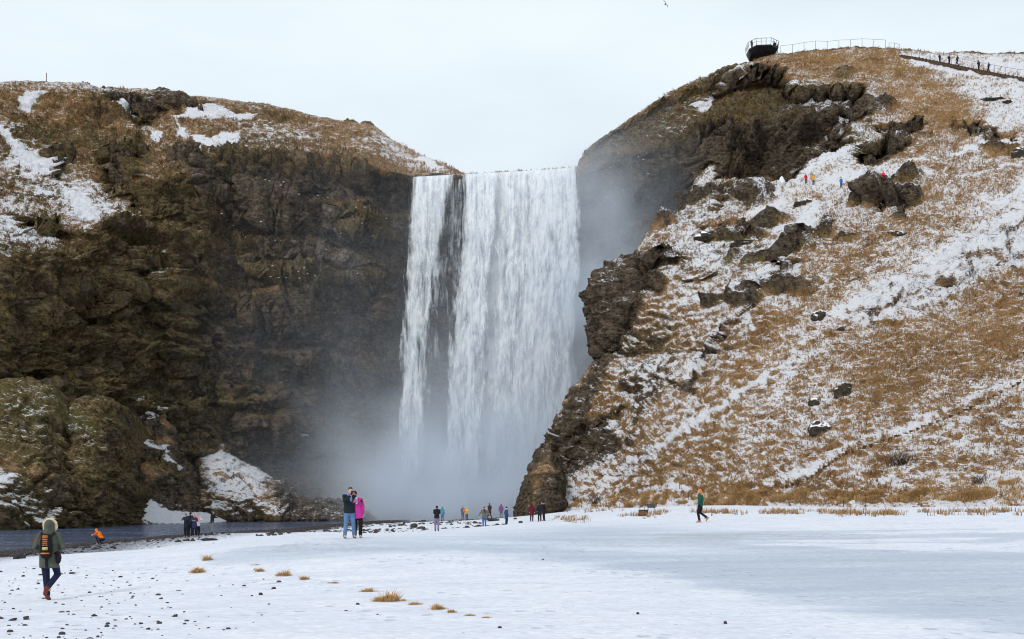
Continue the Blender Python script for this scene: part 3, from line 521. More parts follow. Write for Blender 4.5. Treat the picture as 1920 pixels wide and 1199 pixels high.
    frost = t.step(t.add(t.mul(n4, .5), t.mul(t.noise(t.scale(P, (3, 7, 1)), 2.0, 3, .7), .5)), .40, .62); c = t.mix(t.mul(t.math('SUBTRACT', 1., frost), .36), c, (.46, .49, .58))
    spk = t.step(t.noise(P, 7.5, 2, .5), .725, .755); c = t.mix(t.mul(spk, .8), c, (.10, .09, .09))
    rgh = t.ramp(fi, [(0, (.8,) * 3), (1, (.42,) * 3)])
    t.bsdf(c, rgh, t.bump(t.add(t.add(n2, t.mul(dent, -1.2)), t.mul(n1, 1.5)), .6, .06), .3)
    o = np_mesh('ground', np.stack([X, Yg, Z], -1), grid_faces(*X.shape), t.m, {'mask': att}); return tag(o, kind='structure')
ground = ground_sheet()
def river_sheet():
    t = NT('river_water'); P = t.pos(); n = t.noise(t.scale(P, (.55, 1.5, 1)), 1.3, 5, .6, .4); n2 = t.noise(t.scale(P, (.07, .35, 1)), 1.0, 4, .6); n3 = t.noise(t.scale(P, (.8, 2.6, 1)), 2.0, 4, .65)
    foam = t.mul(t.step(n3, .57, .68), t.step(n2, .46, .60))
    t.bsdf(t.mix(foam, t.ramp(n2, [(.35, (.026, .044, .095)), (.65, (.065, .095, .175))]), (.62, .68, .76)), t.ramp(foam, [(0, (.14,) * 3), (1, (.7,) * 3)]), t.bump(t.add(n, t.mul(n3, .5)), .9, .22), .5)
    x = np.linspace(-160, 40, 60); y = np.linspace(10, 192, 60); X, Yg = np.meshgrid(x, y)
    return tag(np_mesh('river', np.stack([X, Yg, X * 0 - 1.5], -1), grid_faces(60, 60), t.m), kind='structure')
river = river_sheet()

# ------------------------------------------------------------------ waterfall: parted curtains of falling water
def water_material():
    t = NT('falling_water'); a = t.n('Attribute', attribute_name='flow'); d = t.n('Attribute', attribute_name='dens')
    v = a.outputs['Vector']; fd = d.outputs['Fac']
    w1 = t.noise(t.scale(v, (.5, .22, 1)), 1.0, 3, .5)
    cmb = t.n('CombineXYZ'); t.set(cmb.inputs[0], t.mul(t.add(w1, -.5), 1.6)); va = t.n('VectorMath', operation='ADD'); t.set(va.inputs[0], v); t.set(va.inputs[1], cmb.outputs[0]); v2 = va.outputs[0]
    sep = t.n('SeparateXYZ'); t.set(sep.inputs[0], v); low = t.step(sep.outputs[1], 7, 24)
    streak = t.noise(t.scale(v, (2.4, .09, 1)), 1.0, 5, .68)
    lump = t.noise(t.scale(v2, (.95, .30, 1)), 1.0, 4, .6)
    w2 = t.noise(t.scale(v2, (1.6, .5, 1)), 1.0, 2, .5); cb2 = t.n('CombineXYZ'); t.set(cb2.inputs[1], t.mul(t.add(w2, -.5), 5.)); vb = t.n('VectorMath', operation='ADD'); t.set(vb.inputs[0], v2); t.set(vb.inputs[1], cb2.outputs[0])
    fine = t.noise(t.scale(vb.outputs[0], (2.6, .8, 1)), 1.0, 5, .66)
    inv = t.math('SUBTRACT', 1., low)
    pat = t.add(t.mul(t.add(streak, -.5), t.add(.30, t.mul(inv, 1.1))), t.add(t.mul(t.add(lump, -.5), t.add(.25, t.mul(low, 1.25))), t.add(t.mul(t.add(fine, -.5), t.add(.24, t.mul(low, .6))), t.mul(t.add(t.noise(t.scale(v, (.42, .022, 1)), 1.0, 2, .5), -.5), .75))))
    al = t.step(t.add(t.mul(fd, 1.3), t.mul(pat, 1.75)), .10, .98)
    colr = t.ramp(t.add(t.add(.5, t.mul(t.add(lump, -.5), .6)), t.mul(t.add(fine, -.5), .6)), [(.30, (.66, .72, .82)), (.48, (.86, .90, .95)), (.62, (.97, .975, .98))])
    df = t.n('BsdfDiffuse', {'Color': colr}); tl = t.n('BsdfTranslucent', {'Color': colr}); ms = t.n('MixShader', {0: .35, 1: df.outputs[0], 2: tl.outputs[0]})
    tr = t.n('BsdfTransparent'); m2 = t.n('MixShader', {0: al, 1: tr.outputs[0], 2: ms.outputs[0]})
    t.t.links.new(m2.outputs[0], t.out.inputs['Surface']); return t.m
M_WATER = water_material()
fall = empty('waterfall', W(925, 975, 176)); tag(fall, 'tall white waterfall plunging over the cliff lip in parted curtains', 'waterfall')
def curtain(left, right, y0, y1, depth, fwd, dens, seed, nu=60, nv=220, edge=.13, endfade=.14):
    v = np.linspace(0, 1, nv)[:, None]; u = np.linspace(0, 1, nu)[None]
    py0 = np.interp((np.array(left)[0, 0] + (np.array(right)[0, 0] - np.array(left)[0, 0]) * u[0]), [775, 870, 980, 1085], [332, 327, 321, 314])
    py = y0 + (y1 - y0) * v + (py0[None] - y0) * (1 - v) ** 2
    la, ra = np.array(left, float), np.array(right, float)
    lx = np.interp(py, la[:, 1], la[:, 0]); rx = np.interp(py, ra[:, 1], ra[:, 0]); px = lx + (rx - lx) * u
    fall_m = (py - y0) / F * depth
    Y = depth + 2.2 * (1 - v) ** 12 - fwd * np.clip(fall_m / 50, 0, 1) ** .5
    P = np.stack([(px - CX) / F * Y, Y, CZ + (HY - py) / F * Y], -1)
    q = np.stack([P[..., 0] * .55, fall_m * .16, P[..., 0] * 0 + seed], -1)
    P[..., 1] -= (1.2 * np.abs(fbm(q, 3, 600 + seed)) + .5 * fbm(q * 3, 2, 620 + seed)) * sstep(0, 15, fall_m)
    e = np.minimum(u, 1 - u) * (rx - lx) / F * depth; wob = .8 * gnoise(np.stack([py * .02, P[..., 0] * .25, px * 0 + seed], -1), 640)
    ef = sstep(0, 1, (e + wob * (.3 + .7 * v)) / (edge * 12))
    D = dens * ef * (1 - sstep(1 - endfade, 1, v)) 
    flow = np.stack([P[..., 0] + seed * 17.3, np.sqrt(np.maximum(fall_m, 0) + 1.) * 5.2, fall_m * 0 + seed], -1)
    o = np_mesh('water_curtain', P, grid_faces(nv, nu)[:, ::-1], M_WATER, {'flow': flow.reshape(-1, 3), 'dens': np.broadcast_to(D, px.shape).ravel()})
    o.parent = fall; o.matrix_parent_inverse = Matrix.Translation(-Vector(fall.location)); return o
LA, RA = [(772, 325), (763, 400), (752, 600), (743, 760), (738, 960)], [(856, 325), (838, 400), (812, 600), (806, 760), (798, 960)]
LB, RB = [(862, 325), (862, 420), (848, 560), (836, 700), (818, 960)], [(940, 325), (935, 420), (920, 560), (910, 700), (905, 960)]
LC, RC = [(905, 320), (905, 420), (895, 560), (868, 800), (850, 960)], [(1087, 313), (1088, 420), (1084, 560), (1080, 760), (1070, 960)]
LD, RD = [(985, 320), (980, 450), (968, 600), (960, 960)], [(1087, 313), (1092, 420), (1088, 560), (1080, 760), (1070, 960)]
curtain(LA, RA, 330, 960, 176.5, 3.0, .74, 1); curtain(LA, RA, 330, 950, 175.5, 3.6, .52, 2)
curtain(LB, RB, 326, 960, 177, 3.2, .78, 3); curtain(LB, RB, 326, 950, 176, 3.8, .52, 4)
curtain(LC, RC, 320, 955, 177.6, 2.6, .80, 5, 100); curtain(LD, RD, 318, 960, 176.2, 3.4, .62, 6, 80)
curtain([(765, 325), (775, 960)], [(1087, 313), (1075, 960)], 324, 700, 179.6, 1.5, .24, 7, 120, endfade=.6)
curtain([(930, 320), (905, 960)], [(1000, 318), (985, 960)], 321, 950, 176.6, 3.2, .5, 8, 50)

# ------------------------------------------------------------------ spray drifting off the falls
def spray():
    t = NT('spray'); P = t.pos(); s = t.n('SeparateXYZ'); t.set(s.inputs[0], P); x, y, z = s.outputs
    def gauss(parts):                                 # exp(-sum(((v - c) / w)^2))
        acc = None
        for v, c, wd in parts:
            d = t.math('DIVIDE', t.math('SUBTRACT', v, c), wd); d = t.mul(d, d); acc = d if acc is None else t.add(acc, d)
        return t.math('EXPONENT', t.mul(acc, -1.))
    zz = t.math('MAXIMUM', z, 0.)
    base = t.mul(gauss([(x, -4., 15.), (y, 172., 11.)]), t.math('EXPONENT', t.mul(zz, -1 / 5.2)))
    tall = t.mul(gauss([(x, -1., 17.), (y, 176., 6.)]), t.math('EXPONENT', t.mul(zz, -1 / 32.)))
    right = gauss([(x, 15., 8.5), (y, 176., 9.), (z, 30., 19.)])
    wide = t.mul(gauss([(x, -20., 24.), (y, 168., 12.)]), t.math('EXPONENT', t.mul(zz, -1 / 18.)))
    n = t.noise(P, .085, 3, .55); nn = t.math('MULTIPLY_ADD', t.add(n, -.5), 4.2, 1., ); nn = t.math('MAXIMUM', nn, .15)
    d = t.add(t.add(t.mul(base, 1.25), t.mul(tall, .024)), t.add(t.mul(right, .17), t.mul(wide, .031)))
    box = t.mul(t.mul(t.step(y, 142, 152), t.step(x, -64, -45)), t.mul(t.step(x, 34, 26), t.step(z, 66, 54)))
    d = t.mul(t.mul(d, nn), box)
    v = t.n('VolumePrincipled', {'Color': (.86, .92, 1.0), 'Density': d, 'Anisotropy': -0.15}); t.t.links.new(v.outputs[0], t.out.inputs['Volume'])
    bm = bmesh.new(); bmesh.ops.create_cube(bm, size=1, matrix=Matrix.Translation((-15, 165.5, 31.5)) @ Matrix.Diagonal((98, 47, 71, 1)))
    me = bpy.data.meshes.new('spray'); bm.to_mesh(me); bm.free(); me.materials.append(t.m); o = bpy.data.objects.new('spray', me); col.objects.link(o)
    return tag(o, 'drifting white spray around the foot of the waterfall', 'mist', kind='stuff')
spray()
# ------------------------------------------------------------------ dry grass over the slopes (nobody could count it)
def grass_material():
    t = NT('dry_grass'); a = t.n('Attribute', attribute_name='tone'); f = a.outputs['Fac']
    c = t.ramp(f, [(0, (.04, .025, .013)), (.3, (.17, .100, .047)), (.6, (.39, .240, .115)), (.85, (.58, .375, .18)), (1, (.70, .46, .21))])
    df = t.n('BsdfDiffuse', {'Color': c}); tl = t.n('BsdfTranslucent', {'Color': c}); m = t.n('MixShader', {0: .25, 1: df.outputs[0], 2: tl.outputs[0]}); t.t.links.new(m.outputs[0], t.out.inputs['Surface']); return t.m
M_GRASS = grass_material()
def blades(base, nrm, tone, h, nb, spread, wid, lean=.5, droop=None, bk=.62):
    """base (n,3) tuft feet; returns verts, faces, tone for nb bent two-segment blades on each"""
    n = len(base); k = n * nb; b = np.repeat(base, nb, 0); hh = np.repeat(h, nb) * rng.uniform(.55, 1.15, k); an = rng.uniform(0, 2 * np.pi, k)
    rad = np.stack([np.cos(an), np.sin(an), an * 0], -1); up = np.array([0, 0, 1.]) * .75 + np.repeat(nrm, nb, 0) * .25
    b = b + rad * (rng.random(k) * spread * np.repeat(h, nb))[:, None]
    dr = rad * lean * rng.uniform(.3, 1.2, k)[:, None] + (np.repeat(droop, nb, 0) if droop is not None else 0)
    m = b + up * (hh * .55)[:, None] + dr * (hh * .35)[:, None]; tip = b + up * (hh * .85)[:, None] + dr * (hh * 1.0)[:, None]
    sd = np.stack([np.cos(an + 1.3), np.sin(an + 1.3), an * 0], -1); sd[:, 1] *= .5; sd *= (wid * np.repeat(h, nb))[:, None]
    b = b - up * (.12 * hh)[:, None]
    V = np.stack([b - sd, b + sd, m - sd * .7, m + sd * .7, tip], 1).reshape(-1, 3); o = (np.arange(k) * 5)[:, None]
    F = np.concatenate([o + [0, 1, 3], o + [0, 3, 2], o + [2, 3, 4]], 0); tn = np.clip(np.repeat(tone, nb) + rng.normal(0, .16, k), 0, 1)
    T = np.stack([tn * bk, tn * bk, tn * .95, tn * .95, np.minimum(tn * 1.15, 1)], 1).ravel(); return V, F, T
def slope_grass(name, src, n, hsize, prob, label, nb=5):
    P, N, A, val = TERR[src]; px, py = project(P); ok = val & (px > -60) & (px < 2000) & (py > 0); j, i = np.nonzero(ok[:-1, :-1])
    if src == 'cliff': q = py[j, i] > lut(px[j, i], RIM) - 3; j, i = j[q], i[q]
    q = np.maximum(np.linalg.norm(P[j, i + 1] - P[j, i], axis=-1), np.linalg.norm(P[j + 1, i] - P[j, i], axis=-1)) < 1.1; j, i = j[q], i[q]
    a = np.linalg.norm(np.cross(P[j, i + 1] - P[j, i], P[j + 1, i] - P[j, i]), axis=-1)
    p = prob(px[j, i], py[j, i], P[j, i], N[j, i], A[j, i]) / np.maximum(P[j, i, 1], 20) ** 1.0 * a; p = np.maximum(p, 0); p /= p.sum()
    pick = rng.choice(len(j), n, p=p); j, i = j[pick], i[pick]; u, v = rng.random((2, n))
    b = P[j, i] + (P[j, i + 1] - P[j, i]) * u[:, None] + (P[j + 1, i] - P[j, i]) * v[:, None]; nr = N[j, i]
    g = A[j, i, 3]; ms = A[j, i, 2]; tone = np.clip(.58 + .32 * g - .30 * ms + .14 * gnoise(b * .12, 701) + .15 * gnoise(b * .5, 702), .04, .95)
    dn = nr.copy(); dn[:, 2] = 0
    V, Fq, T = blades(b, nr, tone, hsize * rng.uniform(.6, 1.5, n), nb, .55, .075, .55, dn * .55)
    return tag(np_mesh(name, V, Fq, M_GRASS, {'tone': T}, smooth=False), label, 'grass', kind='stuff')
def pr_hill(x, y, P, N, A):
    clump = .35 + 1.2 * sstep(-.15, .5, gnoise(P * .55, 711)) * sstep(-.5, .4, gnoise(P * .14, 712))
    return clump * (1 - A[:, 1]) * (1 - sstep(.45, .8, A[:, 0])) * (.3 + A[:, 3])
slope_grass('grass', 'hill', 52000, .31, pr_hill, 'dry tan grass poking through snow across the right hill')
def pr_cliff(x, y, P, N, A): return (1 - A[:, 1]) * (1 - sstep(.30, .6, A[:, 0])) * (.35 + .65 * sstep(-.2, .4, gnoise(P * .4, 713))) * sstep(650, 450, y)
slope_grass('grass', 'cliff', 30000, .42, pr_cliff, 'brown winter grass over the left cliff top and ledges')
#@@OBJECTS
# ------------------------------------------------------------------ placing things on the real surfaces
bpy.context.view_layer.update(); bpy.context.evaluated_depsgraph_get()
def hit(obj, px, py):
    d = Vector(((px - CX) / F, 1, (HY - py) / F)).normalized(); ok, p, n, _ = obj.ray_cast(Vector((0, 0, CZ)), d)
    return (p.copy(), n.copy()) if ok else None
def drop(objs, x, y, z=150):
    best = None
    for o in objs:
        ok, p, n, _ = o.ray_cast(Vector((x, y, z)), Vector((0, 0, -1)))
        if ok and (best is None or p.z > best.z): best = p.copy()
    return best
def gpos(px, Y):
    x = (px - CX) / F * Y; return (x, Y, float(ground_z(np.array([x]), np.array([Y]))[0]))

# ------------------------------------------------------------------ shapes for people and small things
class Shape:
    def __init__(s): s.V, s.F = [], []
    def add(s, V, F):
        o = len(s.V); s.V += [tuple(v) for v in V]; s.F += [tuple(i + o for i in f) for f in F]; return s
    def tube(s, pts, rad, side=(1, 0, 0), n=12, round0=True, round1=True):
        """pts with (rx, ry) radii; rounded ends"""
        P = [Vector(p) for p in pts]; Rr = [(r, r) if not isinstance(r, tuple) else r for r in rad]; S0 = Vector(side)
        rings = []
        def frame(i):
            d = (P[min(i + 1, len(P) - 1)] - P[max(i - 1, 0)]).normalized(); u = (S0 - d * S0.dot(d))
            if u.length < .05: u = Vector((0, 1, 0)) - d * d.y
            u.normalize(); return d, u, d.cross(u)
        def ring(c, u, v, rx, ry): rings.append([c + u * (math.cos(a) * rx) + v * (math.sin(a) * ry) for a in (2 * math.pi * k / n for k in range(n))])
        d, u, v = frame(0); r = Rr[0]
        if round0:
            for t in (.35, .8): ring(P[0] - d * (min(r) * math.sqrt(1 - t * t)), u, v, r[0] * t, r[1] * t)
        for i in range(len(P)): d, u, v = frame(i); ring(P[i], u, v, *Rr[i])
        d, u, v = frame(len(P) - 1); r = Rr[-1]
        if round1:
            for t in (.8, .35): ring(P[-1] + d * (min(r) * math.sqrt(1 - t * t)), u, v, r[0] * t, r[1] * t)
        V = [p for q in rings for p in q]; F = []
        for i in range(len(rings) - 1):
            for k in range(n): F.append((i * n + k, i * n + (k + 1) % n, (i + 1) * n + (k + 1) % n, (i + 1) * n + k))
        F.append(tuple(range(n - 1, -1, -1))); F.append(tuple((len(rings) - 1) * n + k for k in range(n)))
        return s.add(V, F)
    def ell(s, c, r, n=12, m=8, rot=None):
        V, F = [], []; M = rot or Matrix.Identity(3); c = Vector(c)
        V.append(c + M @ Vector((0, 0, r[2])))
        for i in range(1, m):
            a = math.pi * i / m
            for k in range(n): b = 2 * math.pi * k / n; V.append(c + M @ Vector((r[0] * math.sin(a) * math.cos(b), r[1] * math.sin(a) * math.sin(b), r[2] * math.cos(a))))
        V.append(c + M @ Vector((0, 0, -r[2])))
        for k in range(n): F.append((0, 1 + k, 1 + (k + 1) % n))
        for i in range(m - 2):
            for k in range(n): F.append((1 + i * n + k, 1 + (i + 1) * n + k, 1 + (i + 1) * n + (k + 1) % n, 1 + i * n + (k + 1) % n))
        for k in range(n): F.append((len(V) - 1, 1 + (m - 2) * n + (k + 1) % n, 1 + (m - 2) * n + k))
        return s.add(V, F)
    def box(s, a, b, M=None, bev=0):
        bm = bmesh.new(); bmesh.ops.create_cube(bm, size=1); a, b = Vector(a), Vector(b)
        for v in bm.verts: v.co = Vector(((a.x + b.x) / 2 + v.co.x * (b.x - a.x), (a.y + b.y) / 2 + v.co.y * (b.y - a.y), (a.z + b.z) / 2 + v.co.z * (b.z - a.z)))
        if bev: bmesh.ops.bevel(bm, geom=bm.edges[:], offset=bev, segments=2, affect='EDGES')
        bm.verts.index_update(); V = [(M @ v.co if M else v.co.copy()) for v in bm.verts]; F = [tuple(v.index for v in f.verts) for f in bm.faces]; bm.free(); return s.add(V, F)
    def obj(s, name, mat, parent=None, voxel=0, smooth=True, extra=None):
        me = bpy.data.meshes.new(name); me.from_pydata([tuple(v) for v in s.V], [], s.F); me.update()
        if voxel:
            t = bpy.data.objects.new('t', me); col.objects.link(t); m = t.modifiers.new('r', 'REMESH'); m.mode = 'VOXEL'; m.voxel_size = voxel
            m2 = t.modifiers.new('s', 'SMOOTH'); m2.factor = .5; m2.iterations = 3
            dg = bpy.context.evaluated_depsgraph_get(); me2 = bpy.data.meshes.new_from_object(t.evaluated_get(dg)); bpy.data.objects.remove(t); bpy.data.meshes.remove(me); me = me2; me.name = name
        if extra:                                      # shapes kept crisp (fingers) joined into the same mesh
            bm = bmesh.new(); bm.from_mesh(me); m3 = bpy.data.meshes.new('x'); m3.from_pydata([tuple(v) for v in extra.V], [], extra.F); bm.from_mesh(m3); bm.to_mesh(me); bm.free(); bpy.data.meshes.remove(m3)
        me.materials.clear(); me.materials.append(mat)
        if smooth: me.polygons.foreach_set('use_smooth', [True] * len(me.polygons))
        o = bpy.data.objects.new(name, me); col.objects.link(o)
        if parent: o.parent = parent
        return o
_mats = {}
def cloth(c, rough=.85):
    k = (c, rough)
    if k not in _mats: _mats[k] = flat_mat('cloth', c, rough, .22, 9, .2, .5)
    return _mats[k]
SKIN = flat_mat('skin', (.56, .34, .25), .55, .08, 20); DARKHAIR = (.03, .02, .015); EYEM = flat_mat('eye', (.03, .025, .02), .3, .05)
BLACK = (.012, .012, .014); NAVY = (.014, .019, .045)
BASEJ = dict(hipL=(.09, 0, .90), kneeL=(.10, -.03, .49), ankL=(.10, .02, .09), hipR=(-.09, 0, .90), kneeR=(-.10, -.03, .49), ankR=(-.10, .02, .09), shL=(.175, 0, 1.42), elL=(.25, .04, 1.15), wrL=(.25, -.06, .90), shR=(-.175, 0, 1.42), elR=(-.25, .04, 1.15), wrR=(-.25, -.06, .90),
             pel=(0, 0, .95), chest=(0, 0, 1.28), neck=(0, .0, 1.47), head=(0, -.025, 1.60))
POSES = {
    'stand': {}, 'photo': dict(elL=(.21, -.20, 1.20), wrL=(.07, -.24, 1.50), elR=(-.21, -.20, 1.20), wrR=(-.07, -.24, 1.50)),
    'pockets': dict(elL=(.30, .08, 1.16), wrL=(.20, -.10, 1.0), elR=(-.30, .08, 1.16), wrR=(-.20, -.10, 1.0)),
    'akimbo': dict(elL=(.36, .0, 1.17), wrL=(.42, -.05, .93), elR=(-.36, .0, 1.17), wrR=(-.40, -.05, .93), ),
    'wide': dict(elL=(.34, .02, 1.22), wrL=(.52, -.04, 1.06), elR=(-.24, .04, 1.15), wrR=(-.22, -.1, .9)),
    'walk': dict(kneeL=(.09, -.20, .52), ankL=(.10, -.26, .10), kneeR=(-.09, .02, .48), ankR=(-.10, .30, .18), elL=(.23, .14, 1.17), wrL=(.24, .14, .93), elR=(-.23, -.08, 1.16), wrR=(-.22, -.25, .97)),
    'stride': dict(kneeL=(.07, -.10, .50), ankL=(.07, -.02, .09), kneeR=(-.07, -.02, .50), ankR=(-.05, .34, .24), elL=(.22, .06, 1.16), wrL=(.23, -.06, .91), elR=(-.22, .06, 1.16), wrR=(-.22, -.08, .91)),
    'hiker': dict(kneeL=(.075, -.06, .50), ankL=(.03, .02, .10), kneeR=(-.14, -.14, .55), ankR=(-.02, .22, .28), elL=(.30, .02, 1.14), wrL=(.15, -.22, 1.08), elR=(-.30, .02, 1.14), wrR=(-.15, -.22, 1.08)),
    'selfie': dict(elR=(-.22, -.24, 1.24), wrR=(-.02, -.30, 1.44), elL=(.34, .10, 1.26), wrL=(.46, -.08, 1.26), head=(.03, -.045, 1.60), kneeL=(.13, -.02, .49), ankL=(.16, .0, .09), kneeR=(-.12, -.02, .49), ankR=(-.15, .02, .09)),
    'lean': dict(chest=(-.05, 0, 1.27), neck=(-.08, -.01, 1.46), head=(-.12, -.03, 1.585), shL=(.10, 0, 1.40), shR=(-.24, 0, 1.42), elL=(.19, .03, 1.13), wrL=(.17, -.04, .87), elR=(-.30, -.1, 1.2), wrR=(-.14, -.20, 1.32)),
    'hug': dict(head=(0, -.06, 1.59), elL=(.26, -.18, 1.22), wrL=(.10, -.36, 1.22), elR=(-.26, -.18, 1.22), wrR=(-.10, -.36, 1.22)),
    'crouch': dict(pel=(0, .18, .36), hipL=(.10, .18, .34), hipR=(-.10, .18, .34), kneeL=(.14, -.24, .50), kneeR=(-.14, -.24, .48), ankL=(.13, .0, .09), ankR=(-.13, .02, .09), chest=(0, -.04, .68), neck=(0, -.16, .83), head=(0, -.25, .92), shL=(.17, -.10, .80), shR=(-.17, -.10, .80), elL=(.22, -.32, .62), wrL=(.07, -.50, .62), elR=(-.22, -.32, .62), wrR=(-.07, -.50, .60)),
    'sit': dict(pel=(0, .0, .14), hipL=(.10, 0, .12), hipR=(-.10, 0, .12), kneeL=(.13, -.38, .32), kneeR=(-.13, -.36, .34), ankL=(.12, -.62, .08), ankR=(-.12, -.60, .08), chest=(0, .0, .46), neck=(0, -.02, .66), head=(0, -.05, .79), shL=(.17, 0, .61), shR=(-.17, 0, .61), elL=(.24, -.1, .38), wrL=(.16, -.32, .34), elR=(-.24, -.1, .38), wrR=(-.16, -.32, .34)),
}
def person(loc, rz, H, label, group=None, pose='stand', jacket=BLACK, trousers=BLACK, boots=(.03, .025, .02), hair=DARKHAIR, hat=None, hood=False, length=.80, glove=None, fine=False, scarf=None, longhair=False, skinny=1., flip=False):
    J = dict(BASEJ); J.update(POSES[pose])
    if flip: J = {({'L': 'R', 'R': 'L'}.get(k[-1], k[-1]) if k[-1] in 'LR' else k[-1]).join([k[:-1], '']): (-v[0], v[1], v[2]) for k, v in J.items()}
    J = {k: Vector(v) for k, v in J.items()}; vx = .017 if fine else .026
    root = empty('person', loc, rz); root.scale = (H / 1.75,) * 3; tag(root, label, 'person', group)
    jc = cloth(jacket); tcx = cloth(trousers); bc = cloth(boots, .6); lr = 'LR'
    pel, ch, nk, hd = J['pel'], J['chest'], J['neck'], J['head']; up = (nk - ch).normalized(); fw = Vector((0, -1, 0)); fw = (fw - up * fw.dot(up)).normalized(); sd = up.cross(fw)
    Mh = Matrix((sd, -fw, up)).transposed() if pose in ('crouch',) else Matrix.Identity(3)
    b = Shape(); b.tube([pel, (pel + ch) / 2, ch, nk - up * .06], [(.14, .095), (.13, .09), (.155, .10), (.11, .07)]); b.tube([nk - up * .06, hd - Vector((0, 0, .05))], [.058, .052])
    b.ell(hd, (.075, .096, .118), rot=Mh); b.ell(hd + Mh @ Vector((0, -.055, -.06)), (.045, .045, .05)); b.tube([hd + Mh @ Vector((0, -.088, .02)), hd + Mh @ Vector((0, -.112, -.02))], [.012, .017])
    for s_ in (1, -1): b.ell(hd + Mh @ Vector((s_ * .077, .01, 0)), (.014, .024, .034))
    fing = Shape()
    for s_, c in ((1, 'L'), (-1, 'R')):
        sh, el, wr, hp, kn, an = (J[k + c] for k in ('sh', 'el', 'wr', 'hip', 'knee', 'ank'))
        b.tube([sh, el, wr], [.048, .040, .029]); b.tube([hp, kn, an], [.078, .052, .038]); b.tube([an, an + Vector((s_ * .01, -.15, -.05))], [.04, .034])
        d = (wr - el).normalized(); ax = d.cross(Vector((0, 1, 0)));
        if ax.length < .2: ax = d.cross(Vector((0, 0, 1)))
        ax.normalize(); nrm = d.cross(ax); b.tube([wr, wr + d * .085], [(.036, .018), (.042, .017)], side=ax)
        for k, (o_, ln) in enumerate(((-.030, .070), (-.010, .080), (.010, .075), (.029, .058))):
            p0 = wr + d * .085 + ax * o_; p1 = p0 + d * ln * .5 + nrm * .008; p2 = p1 + d * ln * .42 + nrm * .024; fing.tube([p0 - d * .012, p1, p2], [.0095, .009, .0075], n=6)
        t0 = wr + d * .03 - ax * .034 * s_; fing.tube([t0, t0 + d * .03 - ax * .024 * s_, t0 + d * .065 - ax * .03 * s_ + nrm * .012], [.011, .010, .008], n=6)
    if glove: pass
    b.obj('body', SKIN, root, vx, extra=fing)
    # jacket: torso down to the hem, sleeves, collar
    j = Shape(); hem = pel + (pel - ch).normalized() * (.95 - length); 
    j.tube([hem, pel, (pel + ch) / 2, ch, nk - up * .045], [(.185 * skinny, .145), (.185 * skinny, .142), (.172 * skinny, .13), (.19 * skinny, .135), (.125, .095)], round0=False)
    for c in lr: j.tube([J['sh' + c] - up * .005, J['el' + c], J['wr' + c] + (J['wr' + c] - J['el' + c]).normalized() * -.01], [.074, .062, .049], round1=False)
    j.tube([nk - up * .05, nk + up * .02], [.085, .072])
    j.obj('jacket', jc, root, vx)
    t = Shape(); 
    if pose in ('crouch', 'sit'): t.tube([J['hipR'] + Vector((-.03, 0, 0)), J['hipL'] + Vector((.03, 0, 0))], [.125, .125], side=(0, 0, 1))
    else: t.tube([pel + Vector((0, 0, -.10)), pel + Vector((0, 0, .05))], [(.155, .118), (.165, .125)])
    for c in lr: t.tube([J['hip' + c], J['knee' + c], J['ank' + c] + Vector((0, 0, .0))], [.102, .076, .062], round1=False)
    t.obj('trousers', tcx, root, vx)
    for s_, c in ((1, 'L'), (-1, 'R')):
        an, kn = J['ank' + c], J['knee' + c]; dn = (an - kn).normalized(); f = Vector((s_ * .03, -1, 0)); f = (f - dn * f.dot(dn)).normalized()
        q = Shape(); q.tube([an - dn * .10, an + dn * .02], [.060, .056]); q.tube([an + dn * .045 - f * .045, an + dn * .05 + f * .09, an + dn * .058 + f * .165], [(.045, .042), (.050, .036), (.040, .026)], side=(1, 0, 0)); q.obj('boot', bc, root, vx)
    if hat:
        q = Shape(); q.ell(hd + Mh @ Vector((0, .008, .035)), (.092, .112, .105), rot=Mh); q.obj('hat', cloth(hat), root, vx)
        cut = None
    if hair and (not hat or longhair) and not hood:
        q = Shape(); q.ell(hd + Mh @ Vector((0, .026, .025)), (.086, .094, .108), rot=Mh); q.ell(hd + Mh @ Vector((0, -.02, .085)), (.07, .075, .045), rot=Mh)
        if longhair: q.tube([hd + Vector((0, .06, .0)), hd + Vector((0, .085, -.13)), hd + Vector((0, .09, -.26))], [(.085, .055), (.11, .05), (.09, .035)])
        q.obj('hair', cloth(hair), root, vx)
    if hood:
        q = Shape(); q.ell(hd + Mh @ Vector((0, .03, .02)), (.105, .115, .135), rot=Mh); q.tube([nk + Vector((0, .03, -.04)), hd + Vector((0, .04, -.05))], [(.13, .10), (.105, .10)]); q.obj('hood', jc if hood is True else cloth(hood), root, vx)
    if scarf:
        q = Shape(); q.tube([nk + Vector((0, -.01, -.045)), nk + Vector((0, -.01, .03))], [.098, .092]); q.tube([nk + Vector((.02, -.10, -.01)), nk + Vector((.03, -.15, -.2))], [.04, .045]); q.obj('scarf', cloth(scarf), root, vx)
    if fine:
        for s_ in (1, -1): q = Shape(); q.ell(hd + Mh @ Vector((s_ * .03, -.088, .012)), (.011, .008, .009), 8, 6); q.obj('eye', EYEM, root)
        q = Shape(); q.ell(hd + Mh @ Vector((0, -.094, -.058)), (.024, .010, .007), 8, 6); q.obj('mouth', flat_mat('lips', (.38, .14, .12), .5, .05), root)
    return root, J
PI = math.pi
